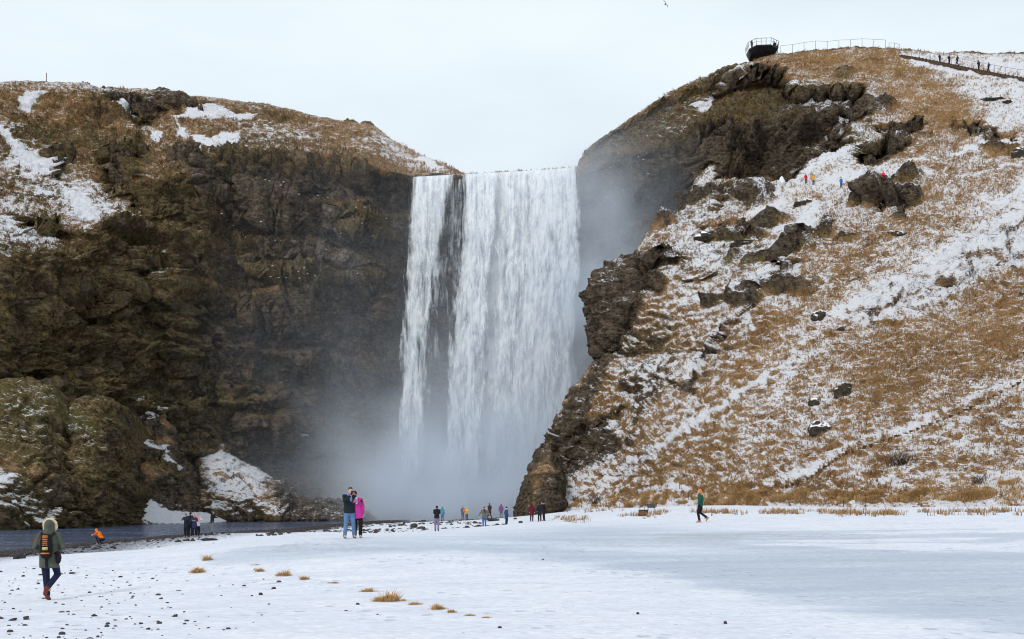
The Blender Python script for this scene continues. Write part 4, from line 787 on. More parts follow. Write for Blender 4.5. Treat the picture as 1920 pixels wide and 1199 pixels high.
# --- the hiker on the left with hood and backpack
hk, Jh = person(gpos(92, 24.6), PI + .12, 1.80, 'person in olive parka with fur trimmed hood and backpack, walking away on the snow', None, 'hiker', (.078, .088, .066), (.012, .016, .045), (.16, .035, .025), hood=True, length=.70, fine=True, skinny=1.12)
hc = Jh['head']; q = Shape()
for k in range(15):
    a0, a1 = (PI * (-.22 + 1.44 * (k + d) / 15) for d in (0, 1)); p = [hc + Vector((math.cos(a) * .125, -.055, .01 + math.sin(a) * .145)) for a in (a0, a1)]
    q.tube(p, [.040 + .008 * math.sin(k * 2.4), .040 + .008 * math.sin(k * 2.4 + 2.4)], side=(0, 1, 0), n=8)
q.obj('fur_trim', flat_mat('fur', (.70, .56, .38), .95, .3, 60, .1, 1), hk, .02)
bp = empty('backpack', hk.location, hk.rotation_euler.z); bp.scale = hk.scale; tag(bp, 'black backpack with orange print worn over the olive parka', 'backpack')
q = Shape(); q.tube([(0, .205, .98), (0, .225, 1.10), (0, .215, 1.30), (0, .20, 1.40)], [(.125, .075), (.145, .090), (.135, .080), (.10, .055)]); q.obj('bag', cloth((.010, .010, .013)), bp, .02)
q = Shape()
for (x0, x1, z0, z1) in ((-.055, .055, 1.385, 1.415), (-.055, .055, 1.355, 1.375), (-.05, .055, 1.315, 1.34), (-.05, .05, 1.275, 1.30), (-.045, .055, 1.235, 1.26), (-.05, .05, 1.19, 1.22)): q.box((x0, .275, z0), (x1, .302, z1), bev=.004)
q.obj('orange_print', cloth((.55, .16, .04)), bp)
q = Shape(); q.box((-.06, .29, 1.10), (.055, .318, 1.165), bev=.006); q.obj('pale_patch', cloth((.50, .40, .18)), bp)
q = Shape(); q.box((-.09, .285, 1.015), (.09, .312, 1.045), bev=.006); q.obj('reflective_strip', cloth((.60, .20, .06)), bp)
for s_ in (1, -1): q = Shape(); q.tube([(s_ * .09, .19, 1.38), (s_ * .13, .11, 1.465), (s_ * .135, -.06, 1.45), (s_ * .15, -.165, 1.25), (s_ * .14, .10, 1.02)], [(.026, .012)] * 5); q.obj('strap', cloth((.012, .012, .014)), bp)
q = Shape(); q.tube([(.0, .18, .97), (.01, .16, .80), (.0, .16, .72)], [(.03, .01)] * 3); q.obj('hanging_strap', cloth((.012, .012, .014)), bp)
q = Shape(); q.tube([(-.20, .06, 1.02), (-.215, .06, .93), (-.21, .06, .84)], [(.05, .07), (.065, .085), (.05, .07)]); cb = q.obj('camera_bag', cloth((.02, .012, .018)), None, .02); cb.location = hk.location; cb.rotation_euler = hk.rotation_euler; cb.scale = hk.scale
tag(cb, 'small dark camera bag hanging at the hip of the olive parka', 'bag')
# --- crouching in orange by the river
person(gpos(187, 72), -PI / 2 - .25, 1.70, 'person in bright orange jacket and hat crouching at the river edge', None, 'crouch', (.80, .17, .012), (.02, .022, .05), BLACK, hat=(.80, .19, .02), length=.92)
# --- group by the water
g1 = 'people gathered at the river edge'
person(gpos(349, 79), -.4, 1.74, 'person in long navy coat at left of the huddle by the river', g1, 'hug', (.016, .020, .040), BLACK, length=.72)
person(gpos(357, 80.5), PI, 1.78, 'person in black hidden behind the navy coat in the huddle by the river', g1, 'photo', (.012, .014, .02), BLACK, hat=(.02, .02, .025))
person(gpos(364.5, 79), .2, 1.66, 'person in blue coat and coral pink hat in the huddle by the river', g1, 'hug', (.025, .035, .095), (.012, .012, .02), hat=(.85, .20, .17), length=.66, longhair=True, hair=(.35, .12, .05))
person(gpos(371, 80), .9, 1.64, 'person in white and pink jacket at right of the huddle by the river', g1, 'hug', (.78, .66, .70), BLACK, hat=None, hair=(.30, .20, .12), length=.78, scarf=(.75, .22, .28))
person(gpos(398, 84), PI / 2 + .6, 1.74, 'person in black jacket and grey trousers standing alone near the river huddle', None, 'hug', (.012, .013, .014), (.17, .18, .18), length=.80, hair=(.12, .09, .07))
# --- the couple
man, _ = person(gpos(655, 38), .35, 1.79, 'person in dark jacket and blue jeans holding a phone, hugging someone in pink', None, 'selfie', (.014, .020, .026), (.10, .19, .34), (.10, .055, .05), hair=(.07, .06, .055), length=.84, fine=True, skinny=1.08, scarf=(.20, .24, .50))
pk, _ = person(gpos(671, 38.15), .15, 1.66, 'person in magenta jacket and dark red hat leaning on a taller companion', None, 'lean', (.50, .035, .26), (.012, .010, .012), (.20, .14, .13), hat=(.12, .012, .035), length=.70, fine=True, scarf=(.62, .40, .58))
ph = Shape(); ph.box((-.035, -.006, -.07), (.035, .006, .07), bev=.004); po = ph.obj('phone', cloth((.02, .02, .022), .3)); mw = man.matrix_basis.copy() if False else Matrix.Translation(man.location) @ Matrix.Rotation(man.rotation_euler.z, 4, 'Z') @ Matrix.Scale(man.scale[0], 4)
po.location = mw @ Vector((.0, -.375, 1.52)); po.rotation_euler = (0, .3, man.rotation_euler.z); tag(po, 'dark phone held out for a selfie by the couple', 'phone')
# --- people before the falls
g2 = 'visitors on the snow in front of the falls'
person(gpos(819, 74), PI, 1.74, 'person in black jacket and lilac trousers photographing the falls', g2, 'photo', (.010, .011, .014), (.20, .17, .27), BLACK, hat=(.02, .016, .02), length=.86)
person(gpos(829.5, 126), PI - .4, 1.70, 'person in turquoise jacket with one arm out, beside the lilac trousers', g2, 'wide', (.05, .24, .34), (.10, .13, .20), BLACK, hood=True, length=.74)
person(gpos(867.5, 136), .2, 1.74, 'person in grey violet jacket with red bag beside yellow jacket', g2, 'hug', (.12, .11, .17), (.12, .13, .19), BLACK, hat=(.10, .09, .12))
person(gpos(875, 137), -.3, 1.62, 'person in yellow jacket standing close to the spray', g2, 'hug', (.72, .55, .06), (.08, .085, .13), BLACK, hood=True)
rb = Shape(); rb.tube([(0, 0, -.16), (0, -.02, 0), (0, 0, .16)], [(.12, .07), (.15, .09), (.11, .06)]); rbo = rb.obj('red_bag', cloth((.75, .13, .06)), None, .03); p_ = gpos(870.5, 135.6); rbo.location = (p_[0], p_[1] - .25, p_[2] + 1.15); tag(rbo, 'orange red bag held between two people near the spray', 'bag')
person(gpos(908, 90), .1, 1.73, 'person in olive jacket and bright blue jeans walking towards the camera', g2, 'akimbo', (.125, .12, .10), (.04, .12, .36), (.03, .05, .12), hat=(.07, .06, .09), length=.78, scarf=(.05, .012, .012), skinny=1.1)
person(gpos(918, 112), PI + .5, 1.66, 'person in dark brown coat behind the olive jacket', g2, 'walk', (.045, .030, .035), (.03, .025, .03), BLACK, hat=(.02, .015, .02), length=.74)
person(gpos(939.5, 128), PI, 1.70, 'person in purple hooded coat facing the falls', g2, 'stand', (.17, .085, .19), (.16, .18, .25), BLACK, hood=True, length=.70)
person(gpos(949.5, 96), PI / 2 + .5, 1.70, 'person in long blue coat with white collar looking right', g2, 'stand', (.022, .062, .14), (.014, .02, .035), (.03, .03, .05), hat=(.02, .015, .018), length=.62, scarf=(.70, .68, .68))
g3 = 'people standing by the rock stack'
person(gpos(997, 101), PI - .3, 1.71, 'person in long dark red coat near the foot of the rock stack', g3, 'stand', (.10, .012, .022), (.03, .012, .016), (.05, .045, .05), hood=True, length=.58)
person(gpos(1012, 97), PI + .3, 1.74, 'person in long black coat and red boots beside the dark red coat', g3, 'pockets', (.014, .016, .024), (.014, .014, .02), (.45, .03, .06), hair=(.02, .015, .015), length=.60)
person(gpos(1020, 99), -PI / 2 + .4, 1.76, 'person all in black at right of the dark trio by the stack', g3, 'photo', (.010, .011, .014), BLACK, BLACK, hat=(.03, .025, .03), length=.80)
# --- the walker in green
gw_, _ = person(gpos(1313, 55), -PI / 2 - .45, 1.70, 'person with orange hair in green jacket and tan boots striding over the ice', None, 'stride', (.012, .085, .058), (.014, .009, .018), (.34, .17, .085), hair=(.62, .20, .06), longhair=True, length=.84, fine=True)
sb = Shape(); sb.tube([(-.27, -.06, .62), (-.27, -.06, .72), (-.265, -.05, .80)], [(.035, .10), (.04, .12), (.035, .10)]); sbo = sb.obj('shoulder_bag', cloth((.012, .010, .014)), None, .02); sbo.location = gw_.location; sbo.rotation_euler = gw_.rotation_euler; tag(sbo, 'dark shoulder bag carried by the walker in green', 'bag')
# --- people up on the ledge, on the stairs and on the platform
g4 = 'climbers on the snowy ledge of the right hill'
for px, py, c, lb, ps in ((1511, 345, (.62, .02, .02), 'tiny person in red jacket on the snowy ledge under the cliff', 'stand'), (1525, 347, (.80, .36, .02), 'tiny person in orange yellow jacket next to the red jacket', 'pockets'), (1577, 352, (.02, .17, .60), 'tiny person in bright blue jacket on the snowy ledge', 'stand'), (1656, 334, (.75, .015, .02), 'tiny person in red sitting above a dark boulder', 'sit')):
    h = hit(hill, px, py); person(h[0] + Vector((0, 0, -.05)), .3, 20 / F * h[0].y if ps != 'sit' else 1.75, lb, g4, ps, c, (.06, .06, .09), length=.80)
h = hit(hill, 1466, 349)
def rock_mesh(name, seed, sub=3, sq=(1, .8, .7), rough=.28, sharp=1.0):
    bm = bmesh.new(); bmesh.ops.create_icosphere(bm, subdivisions=sub, radius=1); V = np.array([v.co[:] for v in bm.verts]); q = V * 1.0 + seed * 7.31
    d = 1 + rough * fbm(q * .9, 3, 800 + seed) * 1.6 + rough * .5 * np.abs(gnoise(q * 2.2, 810 + seed)) ; pl = np.round(V * 2.2 + .35 * gnoise(q, 820)[:, None]) / 2.2; V = (V * (1 - .28 * sharp) + pl * .28 * sharp) * d[:, None] * np.array(sq)
    for v, c in zip(bm.verts, V): v.co = c
    me = bpy.data.meshes.new(name); bm.to_mesh(me); bm.free(); me.polygons.foreach_set('use_smooth', [sub > 2] * len(me.polygons)); return me
def stone_material(name, lo, hi, snow):
    t = NT(name); P = t.pos(); n = t.noise(P, 5, 5, .65); g = t.n('NewGeometry'); sx = t.n('SeparateXYZ'); t.set(sx.inputs[0], g.outputs['Normal']); n2 = t.noise(P, 2.2, 4, .6)
    c = t.ramp(n, [(.32, lo), (.68, hi)])
    if snow is not None: c = t.mix(t.step(t.add(sx.outputs[2], t.mul(t.add(n2, -.5), 1.5)), snow, snow + .16), c, SNOW)
    t.bsdf(c, .85, t.bump(n, .8, .05), .3); return t.m
M_STONE = stone_material('dark_stone', (.016, .014, .015), (.085, .070, .068), None); M_STONESNOW = stone_material('snowy_stone', (.010, .009, .007), (.075, .060, .040), .58)
ice = rock_mesh('ice_boulder', 3, 3, (.40, .4, .62), .45); ice.materials.append(stone_material('ice', (.62, .70, .72), (.82, .87, .88), None)); io = bpy.data.objects.new('ice_boulder', ice); col.objects.link(io); io.location = h[0] + Vector((0, 0, .6)); tag(io, 'pale lump of ice standing on the ledge left of the red jacket', 'ice')

# ------------------------------------------------------------------ viewing platform, fences, stairs
M_STEEL = flat_mat('dark_steel', (.022, .022, .026), .5, .2); M_GREYSTEEL = flat_mat('grey_steel', (.20, .20, .21), .5, .2); M_WOOD = flat_mat('old_wood', (.075, .048, .032), .85, .4, 6, .2, .6)
def bar(name, pts, r, mat, parent, n=6): q = Shape(); q.tube([Vector(p) for p in pts], [r] * len(pts), n=n); return q.obj(name, mat, parent)
PY_ = 203.; pc = W(1429, 106, PY_)
tp = drop([hill], pc[0] + 2.5, PY_ + 1) or Vector(pc)
plat = empty('viewing_platform', pc); plat.scale = (.88, .88, .82); tag(plat, 'dark steel viewing platform jutting from the top of the right hill', 'platform')
out_ = [(-3.1, -1.6), (-2.0, -3.6), (.9, -3.9), (2.8, -2.2), (3.0, 1.5), (-3.0, 1.5)]
bm = bmesh.new(); lo = [bm.verts.new((x * .82, y * .78 + .2, .0 if y < 0 else -.5)) for x, y in out_]; up_ = [bm.verts.new((x, y, .75)) for x, y in out_]; u2 = [bm.verts.new((x, y, .98)) for x, y in out_]
bm.faces.new(lo[::-1]); bm.faces.new(u2)
for k in range(6):
    k2 = (k + 1) % 6; bm.faces.new((lo[k], lo[k2], up_[k2], up_[k])); bm.faces.new((up_[k], up_[k2], u2[k2], u2[k]))
bmesh.ops.recalc_face_normals(bm, faces=bm.faces[:]); me = bpy.data.meshes.new('deck'); bm.to_mesh(me); bm.free(); me.materials.append(M_STEEL); dk = bpy.data.objects.new('deck', me); col.objects.link(dk); dk.parent = plat
ring = []
for k in range(6):
    a, b = Vector((*out_[k], .98)), Vector((*out_[(k + 1) % 6], .98)); m = 3 if (b - a).length > 2.5 else 2
    if k == 4: continue
    for i in range(m): ring.append(a.lerp(b, i / m))
for p in ring: o_ = Vector((p.x, p.y, 0)).normalized() * .22; bar('post', [p, p + Vector((o_.x, o_.y, 1.35))], .045, M_STEEL, plat)
hr = ring[-2:] + ring[:-2]; hr = [p for p in ring]
def outw(p, z): o_ = Vector((p.x, p.y, 0)).normalized() * .22 * z / 1.35; return p + Vector((o_.x, o_.y, z))
order = sorted(ring, key=lambda p: math.atan2(p.x, -p.y))
bar('handrail', [outw(p, 1.35) for p in order], .045, M_STEEL, plat); bar('middle_rail', [outw(p, .7) for p in order], .022, M_STEEL, plat)
for x, y, z in ((-1.6, -.6, -2.6), (.3, -.8, -2.4), (1.6, -.4, -2.0), (2.4, .4, -1.8)): bar('support', [(x, y, .1), (x, y, z)], .07, M_STEEL, plat)
gp = 'people on the viewing platform'
for (x, y, rz_, c, lb) in ((-2.45, -1.3, .6, (.10, .03, .04), 'tiny dark figure at the left end of the viewing platform'), (2.45, -.6, -.3, (.012, .014, .02), 'tiny black figure at the right end of the viewing platform'), (3.3, .9, -.5, (.016, .016, .022), 'tiny black figure stepping off the right of the platform')):
    z = .98
    person((pc[0] + x * .88, pc[1] + y * .88, pc[2] + z * .82), rz_, 1.75, lb, gp, 'stand', c, BLACK, hat=(.02, .02, .02))
def fence_line(name, label, pix, depth, hgt, npost, mat, rails, r=.04, group=None):
    pts = []
    for t in np.linspace(0, 1, npost):
        px = pix[0] + (pix[1] - pix[0]) * t; h = None; py = float(lut(px, TOP)) - 14
        while h is None: h = hit(hill, px, py); py += .5
        pts.append(h[0])
    root = empty(name, pts[0]); tag(root, label, 'fence', group)
    L_ = [p - pts[0] for p in pts]
    for p in L_: bar('post', [p - Vector((0, 0, .4)), p + Vector((0, 0, hgt))], r, mat, root)
    for k in rails: bar('rail', [p + Vector((0, 0, hgt * k)) for p in L_], r * .7, mat, root)
    return pts
fence_line('fence', 'thin grey rail fence along the hilltop right of the platform', (1464, 1660), (204.5, 205.5), 1.45, 10, M_STEEL, (1.,), .032)
fence_line('fence', 'short low rail fence on the skyline beside the tall pole', (1667, 1687), (205, 204), .9, 3, M_STEEL, (1.,), .032)
d = drop([hill], (1689 - CX) / F * 204, 204); pl_ = bar('pole', [(0, 0, -.3), (0, 0, 2.1)], .05, M_GREYSTEEL, None); pl_.location = d; tag(pl_, 'tall thin pole on the skyline right of the hilltop fence', 'pole')
d = drop([cliff], (87 - CX) / F * 187.5, 187.5); pl_ = bar('post', [(0, 0, -.6), (.02, 0, 1.5)], .06, M_WOOD, None); pl_.location = d; tag(pl_, 'lone wooden post on the left cliff top', 'post')
# upper stairway
us = [(1690, 107), (1720, 112), (1760, 120), (1800, 128), (1840, 136), (1880, 144), (1925, 151)]; up3 = [hit(hill, *p)[0] for p in us]; st = empty('stairway', up3[0]); tag(st, 'dark stairway with railing crossing the snow near the hilltop', 'stairway')
L_ = [p - up3[0] for p in up3]; q = Shape()
for a, b in zip(L_[:-1], L_[1:]):
    n_ = 6
    for k in range(n_):
        c = a.lerp(b, (k + .5) / n_); dv = (b - a).normalized(); ang = math.atan2(dv.y, dv.x); q.box((-.5 * (b - a).length / n_ * .95, -.7, -.3), (.5 * (b - a).length / n_ * .95, .7, .22), Matrix.Translation(c) @ Matrix.Rotation(ang, 4, 'Z'))
q.obj('steps', M_WOOD, st, smooth=False)
for p in [L_[0].lerp(L_[1], .5)] + [a.lerp(b, t) for a, b in zip(L_[1:-1], L_[2:]) for t in (0, .5)]: bar('post', [p + Vector((.1, -.75, -.2)), p + Vector((.1, -.75, 1.25))], .035, M_GREYSTEEL, st)
bar('handrail', [p + Vector((.1, -.75, 1.25)) for p in L_], .03, M_GREYSTEEL, st)
g5 = 'hikers on the upper stairway'
nm5 = ['leftmost of the hikers on the hilltop stairs, beside the snow edge', 'second hiker from the left on the hilltop stairs', 'tallest of the five hikers, third on the hilltop stairs', 'fourth hiker on the hilltop stairs, after a gap', 'rightmost of the hikers on the hilltop stairs']
for (px, hh, ps), lb in zip(((1762, 1.55, 'stand'), (1780, 1.75, 'stand'), (1795, 1.95, 'walk'), (1835, 1.8, 'stand'), (1854, 1.75, 'walk')), nm5):
    t = np.interp(px, [p[0] for p in us], range(7)); k = min(int(t), 5); c = up3[k].lerp(up3[k + 1], t - k); person(c + Vector((0, 0, .22)), -PI / 2 if ps == 'walk' else .4, hh, lb, g5, ps, (.014, .013, .018), BLACK, hat=(.02, .02, .02))
# lower step path
lp = [(1432, 924), (1475, 912), (1520, 895), (1560, 868), (1590, 848), (1640, 832), (1700, 812), (1760, 790), (1820, 765), (1870, 740), (1925, 712)]
root = None; n_ = 48
for k in range(n_):
    t = k / (n_ - 1) * (len(lp) - 1); i = min(int(t), len(lp) - 2); px = lp[i][0] + (lp[i + 1][0] - lp[i][0]) * (t - i); py = lp[i][1] + (lp[i + 1][1] - lp[i][1]) * (t - i); h = hit(hill, px, py)
    if root is None: root = empty('step_path', h[0]); tag(root, 'path of wooden steps climbing the foot of the right hill', 'steps')
    q = Shape(); q.box((-.30 + rng.uniform(-.12, .1), -.07, -.25), (.26 + rng.uniform(-.1, .12), .05, .05), Matrix.Translation(h[0] - root.location) @ Matrix.Rotation(rng.uniform(-.15, .15) + .25, 4, 'Z')); q.obj('step', M_WOOD, root, smooth=False)
# trail posts and the board at the foot of the hill
gpz = 'trail posts at the foot of the right hill'
for px, py, hh, lb in ((1219, 918, .62, 'thin dark post on the snow above the grass band, left of a pair'), (1274, 917, .62, 'thin dark post on the snow just left of the walker in green'), (1291, 937, .7, 'thin dark post beside the shoulder of the walker in green'), (1622, 952, .85, 'reddish wooden post standing in the tan grass'), (1581, 951, .5, 'short grey post in the tan grass left of the reddish post'), (1090, 952, .6, 'short dark post by the shrub twigs near the trio'), (1131, 951, .5, 'short dark post between shrub twigs and board'), (1186, 956, .45, 'short stake left of the information board')):
    h = hit(hill, px, py) or hit(ground, px, py); pz = bar('post', [(0, 0, -.3), (.02, 0, hh)], .03, M_WOOD if 'wooden' in lb else M_STEEL, None); pz.location = h[0]; tag(pz, lb, 'post', gpz)
h = hit(ground, 1221, 963) or hit(hill, 1221, 958); bd = empty('information_board', h[0], .25); tag(bd, 'low dark information board on legs at the edge of the ice', 'board')
q = Shape(); q.box((-.27, -.02, -.16), (.27, .02, .16), Matrix.Translation((0, 0, .50)) @ Matrix.Rotation(-.7, 4, 'X')); q.obj('panel', flat_mat('panel', (.05, .055, .06), .4, .3, 8), bd, smooth=False)
for x in (-.22, .22): bar('leg', [(x, .05, -.2), (x, .02, .48)], .025, M_STEEL, bd)
h = hit(ground, 1206, 968) or hit(hill, 1206, 962); bx = empty('wooden_box', h[0], .3); tag(bx, 'brown wooden box in the snow beside the information board', 'box')
q = Shape(); q.box((-.25, -.2, -.1), (.25, .2, .36), bev=.02); q.obj('case', flat_mat('box_wood', (.16, .075, .04), .8, .4, 5, .2, .6), bx)
q = Shape(); q.box((-.27, -.22, .362), (.27, .22, .40), bev=.01); q.obj('lid', M_WOOD, bx); bar('stake', [(-.1, .25, -.1), (-.12, .25, .6)], .02, M_STEEL, bx); bar('stake', [(.2, .25, -.1), (.22, .25, .55)], .02, M_STEEL, bx)

# ------------------------------------------------------------------ boulders and stones
gb = 'dark boulders on the right hill'
for k, (px, py, wpx, hpx, lb) in enumerate(((1540, 800, 44, 36, 'largest dark boulder on the snowy slope, lowest of its cluster'), (1528, 752, 26, 20, 'small dark boulder just above the largest one on the slope'), (1585, 728, 38, 34, 'dark boulder at the top right of the slope cluster'), (1538, 590, 32, 26, 'snow topped boulder alone on the middle slope'), (1577, 615, 14, 10, 'small stone right of the snow topped boulder on the slope'), (1912, 285, 28, 30, 'dark boulder at the right edge below the hilltop snow'), (1890, 190, 18, 10, 'low dark rock in the snow under the stairway'), (1858, 184, 44, 10, 'flat mossy rock lying in the snow under the stairway'), (1686, 436, 34, 16, 'flat ledge of dark rock below the big dark outcrop'), (1510, 378, 36, 16, 'mossy hump below the ledge climbers'), (1325, 440, 44, 26, 'mossy boulder near the left brow of the hill'), (1400, 452, 60, 16, 'flat mossy rock right of the boulder on the left brow'))):
    h = hit(hill, px, py + hpx * .35); s_ = h[0].y / F; me = rock_mesh('boulder', 20 + k, 4, (1.05, .9, 1.15 * hpx / wpx), .5, 1.6); me.materials.append(M_STONESNOW); o = bpy.data.objects.new('boulder', me); col.objects.link(o); r_ = wpx * s_ * .42; o.scale = (r_, r_, r_); o.location = h[0] + Vector((0, .45 * r_, .12 * hpx * s_)); tag(o, lb, 'boulder', gb)
variants = [rock_mesh('stone', 50 + k, 2 if k else 3, (1, .8, .5 + .12 * (k % 3)), .3) for k in range(7)]
for me in variants: me.materials.append(M_STONE)
def stone(px, py, wpx, hpx, label, group=None, v=None, Y=None):
    if Y is None:
        h = hit(ground, px, py)
        if not h: return
        loc = h[0]
    else: loc = Vector(gpos(px, Y))
    s_ = loc.y / F; o = bpy.data.objects.new('stone', variants[v if v is not None else random.randrange(7)]); col.objects.link(o); r_ = wpx * s_ * .5
    o.scale = (r_, r_ * random.uniform(.8, 1.1), max(hpx * s_ * .85, r_ * .35)); o.rotation_euler = (random.uniform(-.2, .2), random.uniform(-.2, .2), random.uniform(0, 6.3)); o.location = loc + Vector((0, 0, o.scale[2] * .22)); tag(o, label, 'stone', group)
for px, py, wp, hp, lb in ((36, 1048, 26, 15, 'dark wedge shaped rock at the water edge, left of the olive parka'), (54, 1040, 12, 8, 'small reddish dark rock behind the wedge shaped rock'), (392, 1014, 32, 8, 'long flat rock below the person in grey trousers'), (612, 997, 15, 6, 'flat dark rock on the snow left of the couple'), (776, 990, 14, 13, 'upright dark rock left of the lilac trousers'), (745, 980, 10, 6, 'small rock right of the couple, near the water'), (752, 986, 16, 6, 'flat rock right of the couple on the gravel bank'), (793, 979, 15, 6, 'low dark rock on the snow line left of the turquoise jacket'), (790, 992, 15, 6, 'flat rock just below the upright dark rock'), (732, 989, 9, 5, 'small rock nearest the couple on the right'), (897, 988, 8, 6, 'small stone at the feet of the olive jacket'), (876, 990, 11, 6, 'small stone left of the blue jeans'), (925, 977, 30, 6, 'long low row of dark rock behind the olive jacket'), (966, 974, 8, 5, 'small dark stone right of the blue coat'), (976, 981, 9, 6, 'dark block near the tan grass by the rock stack'), (489, 1116, 10, 6, 'round dark stone alone in the middle left of the snow'), (1360, 1170, 9, 7, 'dark stone on the ice at the lower right'), (1196, 1152, 7, 5, 'dark stone on the snow left of the lower right stone'), (1018, 1050, 7, 3, 'tiny dark chip on the ice right of centre'), (937, 1178, 8, 6, 'dark stone at the bottom centre of the snow'), (671, 1134, 9, 4, 'flat stone below the largest grass tussock, to its left'), (708, 1153, 6, 3, 'small stone under the largest grass tussock'), (649, 1146, 7, 3, 'small flat stone left below the largest grass tussock'), (428, 1180, 9, 5, 'dark stone at the bottom left centre'), (346, 1171, 7, 4, 'dark stone left of the bottom left centre stone'), (523, 1092, 10, 5, 'stone just below the row of small tussocks'), (135, 1076, 14, 5, 'flat stone right of the olive parka on the snow'), (24, 1164, 18, 7, 'flat dark stone at the left bottom corner')):
    stone(px, py, wp, hp, lb)
gs = 'small stones scattered over the snow at lower left'
for k in range(225):
    px = random.uniform(-30, 560) * random.uniform(.35, 1) ** .5; py = 1062 + 140 * random.random() ** .9
    if px > 300 and random.random() < .45: continue
    wp = random.choice((2.5, 2.5, 3, 3, 3.5, 4, 4, 5, 5, 6, 8)) * (1 + (py - 1060) / 240); stone(px, py, wp, wp * random.uniform(.35, .6), 'small dark stone lying on the snow at lower left', gs)
# gravel of the river bank: nobody could count it
def gravel():
    n = 26000; Y = 40 + 125 * rng.random(n) ** 1.15; px = np.full(n, 0.); d = np.abs(rng.normal(0, 1, n)) ** 1.3
    pxs = np.linspace(-120, 760, 300); shY = lut(pxs, SHORE); px = np.interp(Y, shY, pxs); 
    off = d * 5.2 - .9; Yp = Y - off * 2.2 * (Y / 80) ** .3; X = (px - CX) / F * Y + rng.normal(0, .6, n)
    m = int(n * .14); X[:m] = rng.uniform(-24, 6, m); Yp[:m] = rng.uniform(76, 150, m); px2 = CX + X / Yp * F; z = ground_z(X, Yp); keep = (Yp > 12) & (z > -1.72) & (px2 < 950) & ((np.arange(n) >= m) | (gnoise(np.stack([X * .25, Yp * .12, X * 0], -1), 905) > .05))
    X, Yp, z = X[keep], Yp[keep], z[keep]; n = len(X); r = .05 + .17 * rng.random(n) ** 2.6
    t = (1 + 5 ** .5) / 2; iv = np.array([(-1, t, 0), (1, t, 0), (-1, -t, 0), (1, -t, 0), (0, -1, t), (0, 1, t), (0, -1, -t), (0, 1, -t), (t, 0, -1), (t, 0, 1), (-t, 0, -1), (-t, 0, 1)]) / 1.9
    fc = np.array([(0, 11, 5), (0, 5, 1), (0, 1, 7), (0, 7, 10), (0, 10, 11), (1, 5, 9), (5, 11, 4), (11, 10, 2), (10, 7, 6), (7, 1, 8), (3, 9, 4), (3, 4, 2), (3, 2, 6), (3, 6, 8), (3, 8, 9), (4, 9, 5), (2, 4, 11), (6, 2, 10), (8, 6, 7), (9, 8, 1)])
    V = iv[None] * (r[:, None, None] * np.array([1, .85, .55])) * rng.uniform(.65, 1.3, (n, 12, 1)); a = rng.uniform(0, 6.28, n); c, s_ = np.cos(a)[:, None], np.sin(a)[:, None]
    V = np.stack([V[..., 0] * c - V[..., 1] * s_, V[..., 0] * s_ + V[..., 1] * c, V[..., 2]], -1) + np.stack([X, Yp, z + r * .12], -1)[:, None]
    return tag(np_mesh('gravel', V, (fc[None] + (np.arange(n) * 12)[:, None, None]).reshape(-1, 3), M_STONE, smooth=False), 'dark wet gravel along the snowy river bank', 'gravel', kind='stuff')
gravel()

# ------------------------------------------------------------------ tussocks, foot-of-hill grass, shrubs
gt = 'dry grass tussocks on the foreground snow'
def tussock(px, py, wpx, hpx, label, n=None):
    h = hit(ground, px, py); s_ = h[0].y / F; wd, ht = wpx * s_, hpx * s_; n = n or int(14 + wpx * 2.2); ox = rng.normal(0, wd * .24, n).clip(-wd * .55, wd * .55); b = np.stack([ox, rng.normal(0, wd * .10, n), np.zeros(n)], -1)
    dr = np.stack([rng.normal(.1, .3, n) + ox / wd * .9, rng.normal(-.3, .3, n), rng.normal(-.22, .15, n)], -1); hh = ht * (1.15 - 1.5 * (np.abs(ox) / wd) ** 1.2) * rng.uniform(.45, 1.35, n) * (.7 + .6 * gnoise(np.stack([ox / wd * 4, ox * 0 + px, ox * 0], -1), 741))
    V, Fq, T = blades(b, np.tile([0, 0, 1.], (n, 1)), np.full(n, 1.05), np.maximum(hh, ht * .15), 9, .5, .04, .75, dr, .85)
    o = np_mesh('grass_tussock', V, Fq, M_GRASS, {'tone': T}, smooth=False); o.location = h[0]; tag(o, label, 'grass tussock', gt)
for a in ((370, 1074, 27, 17, 'square tan tussock, leftmost of the row on the snow'), (389, 1051, 18, 14, 'spiky twig like tuft above the leftmost tussock'), (487, 1072, 15, 11, 'small orange tussock left of a wider one'), (532, 1080, 30, 15, 'wide bushy tussock, second largest on the snow'), (571, 1087, 20, 12, 'thin ragged tuft right of the wide bushy tussock'), (626, 1094, 26, 6, 'sparse wisps of grass between the two large tussocks'), (690, 1110, 30, 12, 'curled tuft just left of the largest tussock'), (727, 1128, 56, 22, 'largest golden tussock in the foreground'), (780, 1134, 40, 8, 'low wisps touching the right of the largest tussock'), (822, 1143, 34, 13, 'medium tussock below right of the largest one'), (847, 1149, 16, 12, 'small upright tuft at the end of the medium tussock'), (882, 1155, 24, 7, 'first of the faint wisps trailing right'), (912, 1159, 20, 6, 'last of the faint wisps trailing right'), (480, 1060, 30, 4, 'low brown wisps above the small orange tussock')): tussock(*a)
def pr_foot(x, y, P, N, A):
    band = np.maximum(poly_mask(x, y, [(1120, 938), (1150, 922), (1240, 930), (1265, 945), (1180, 950)], 6), poly_mask(x, y, [(1310, 945), (1370, 925), (1440, 928), (1490, 945), (1400, 952)], 6)); band = np.maximum(band, .9 * poly_mask(x, y, [(1400, 942), (1440, 922), (1600, 928), (1760, 922), (1930, 905), (1930, 950), (1700, 955), (1450, 955)], 5)); band = np.maximum(band, .6 * poly_mask(x, y, [(1040, 965), (1090, 940), (1140, 945), (1130, 965)], 6))
    return band * (.02 + sstep(0, .4, gnoise(P * np.array([.30, .8, .9]), 721)))
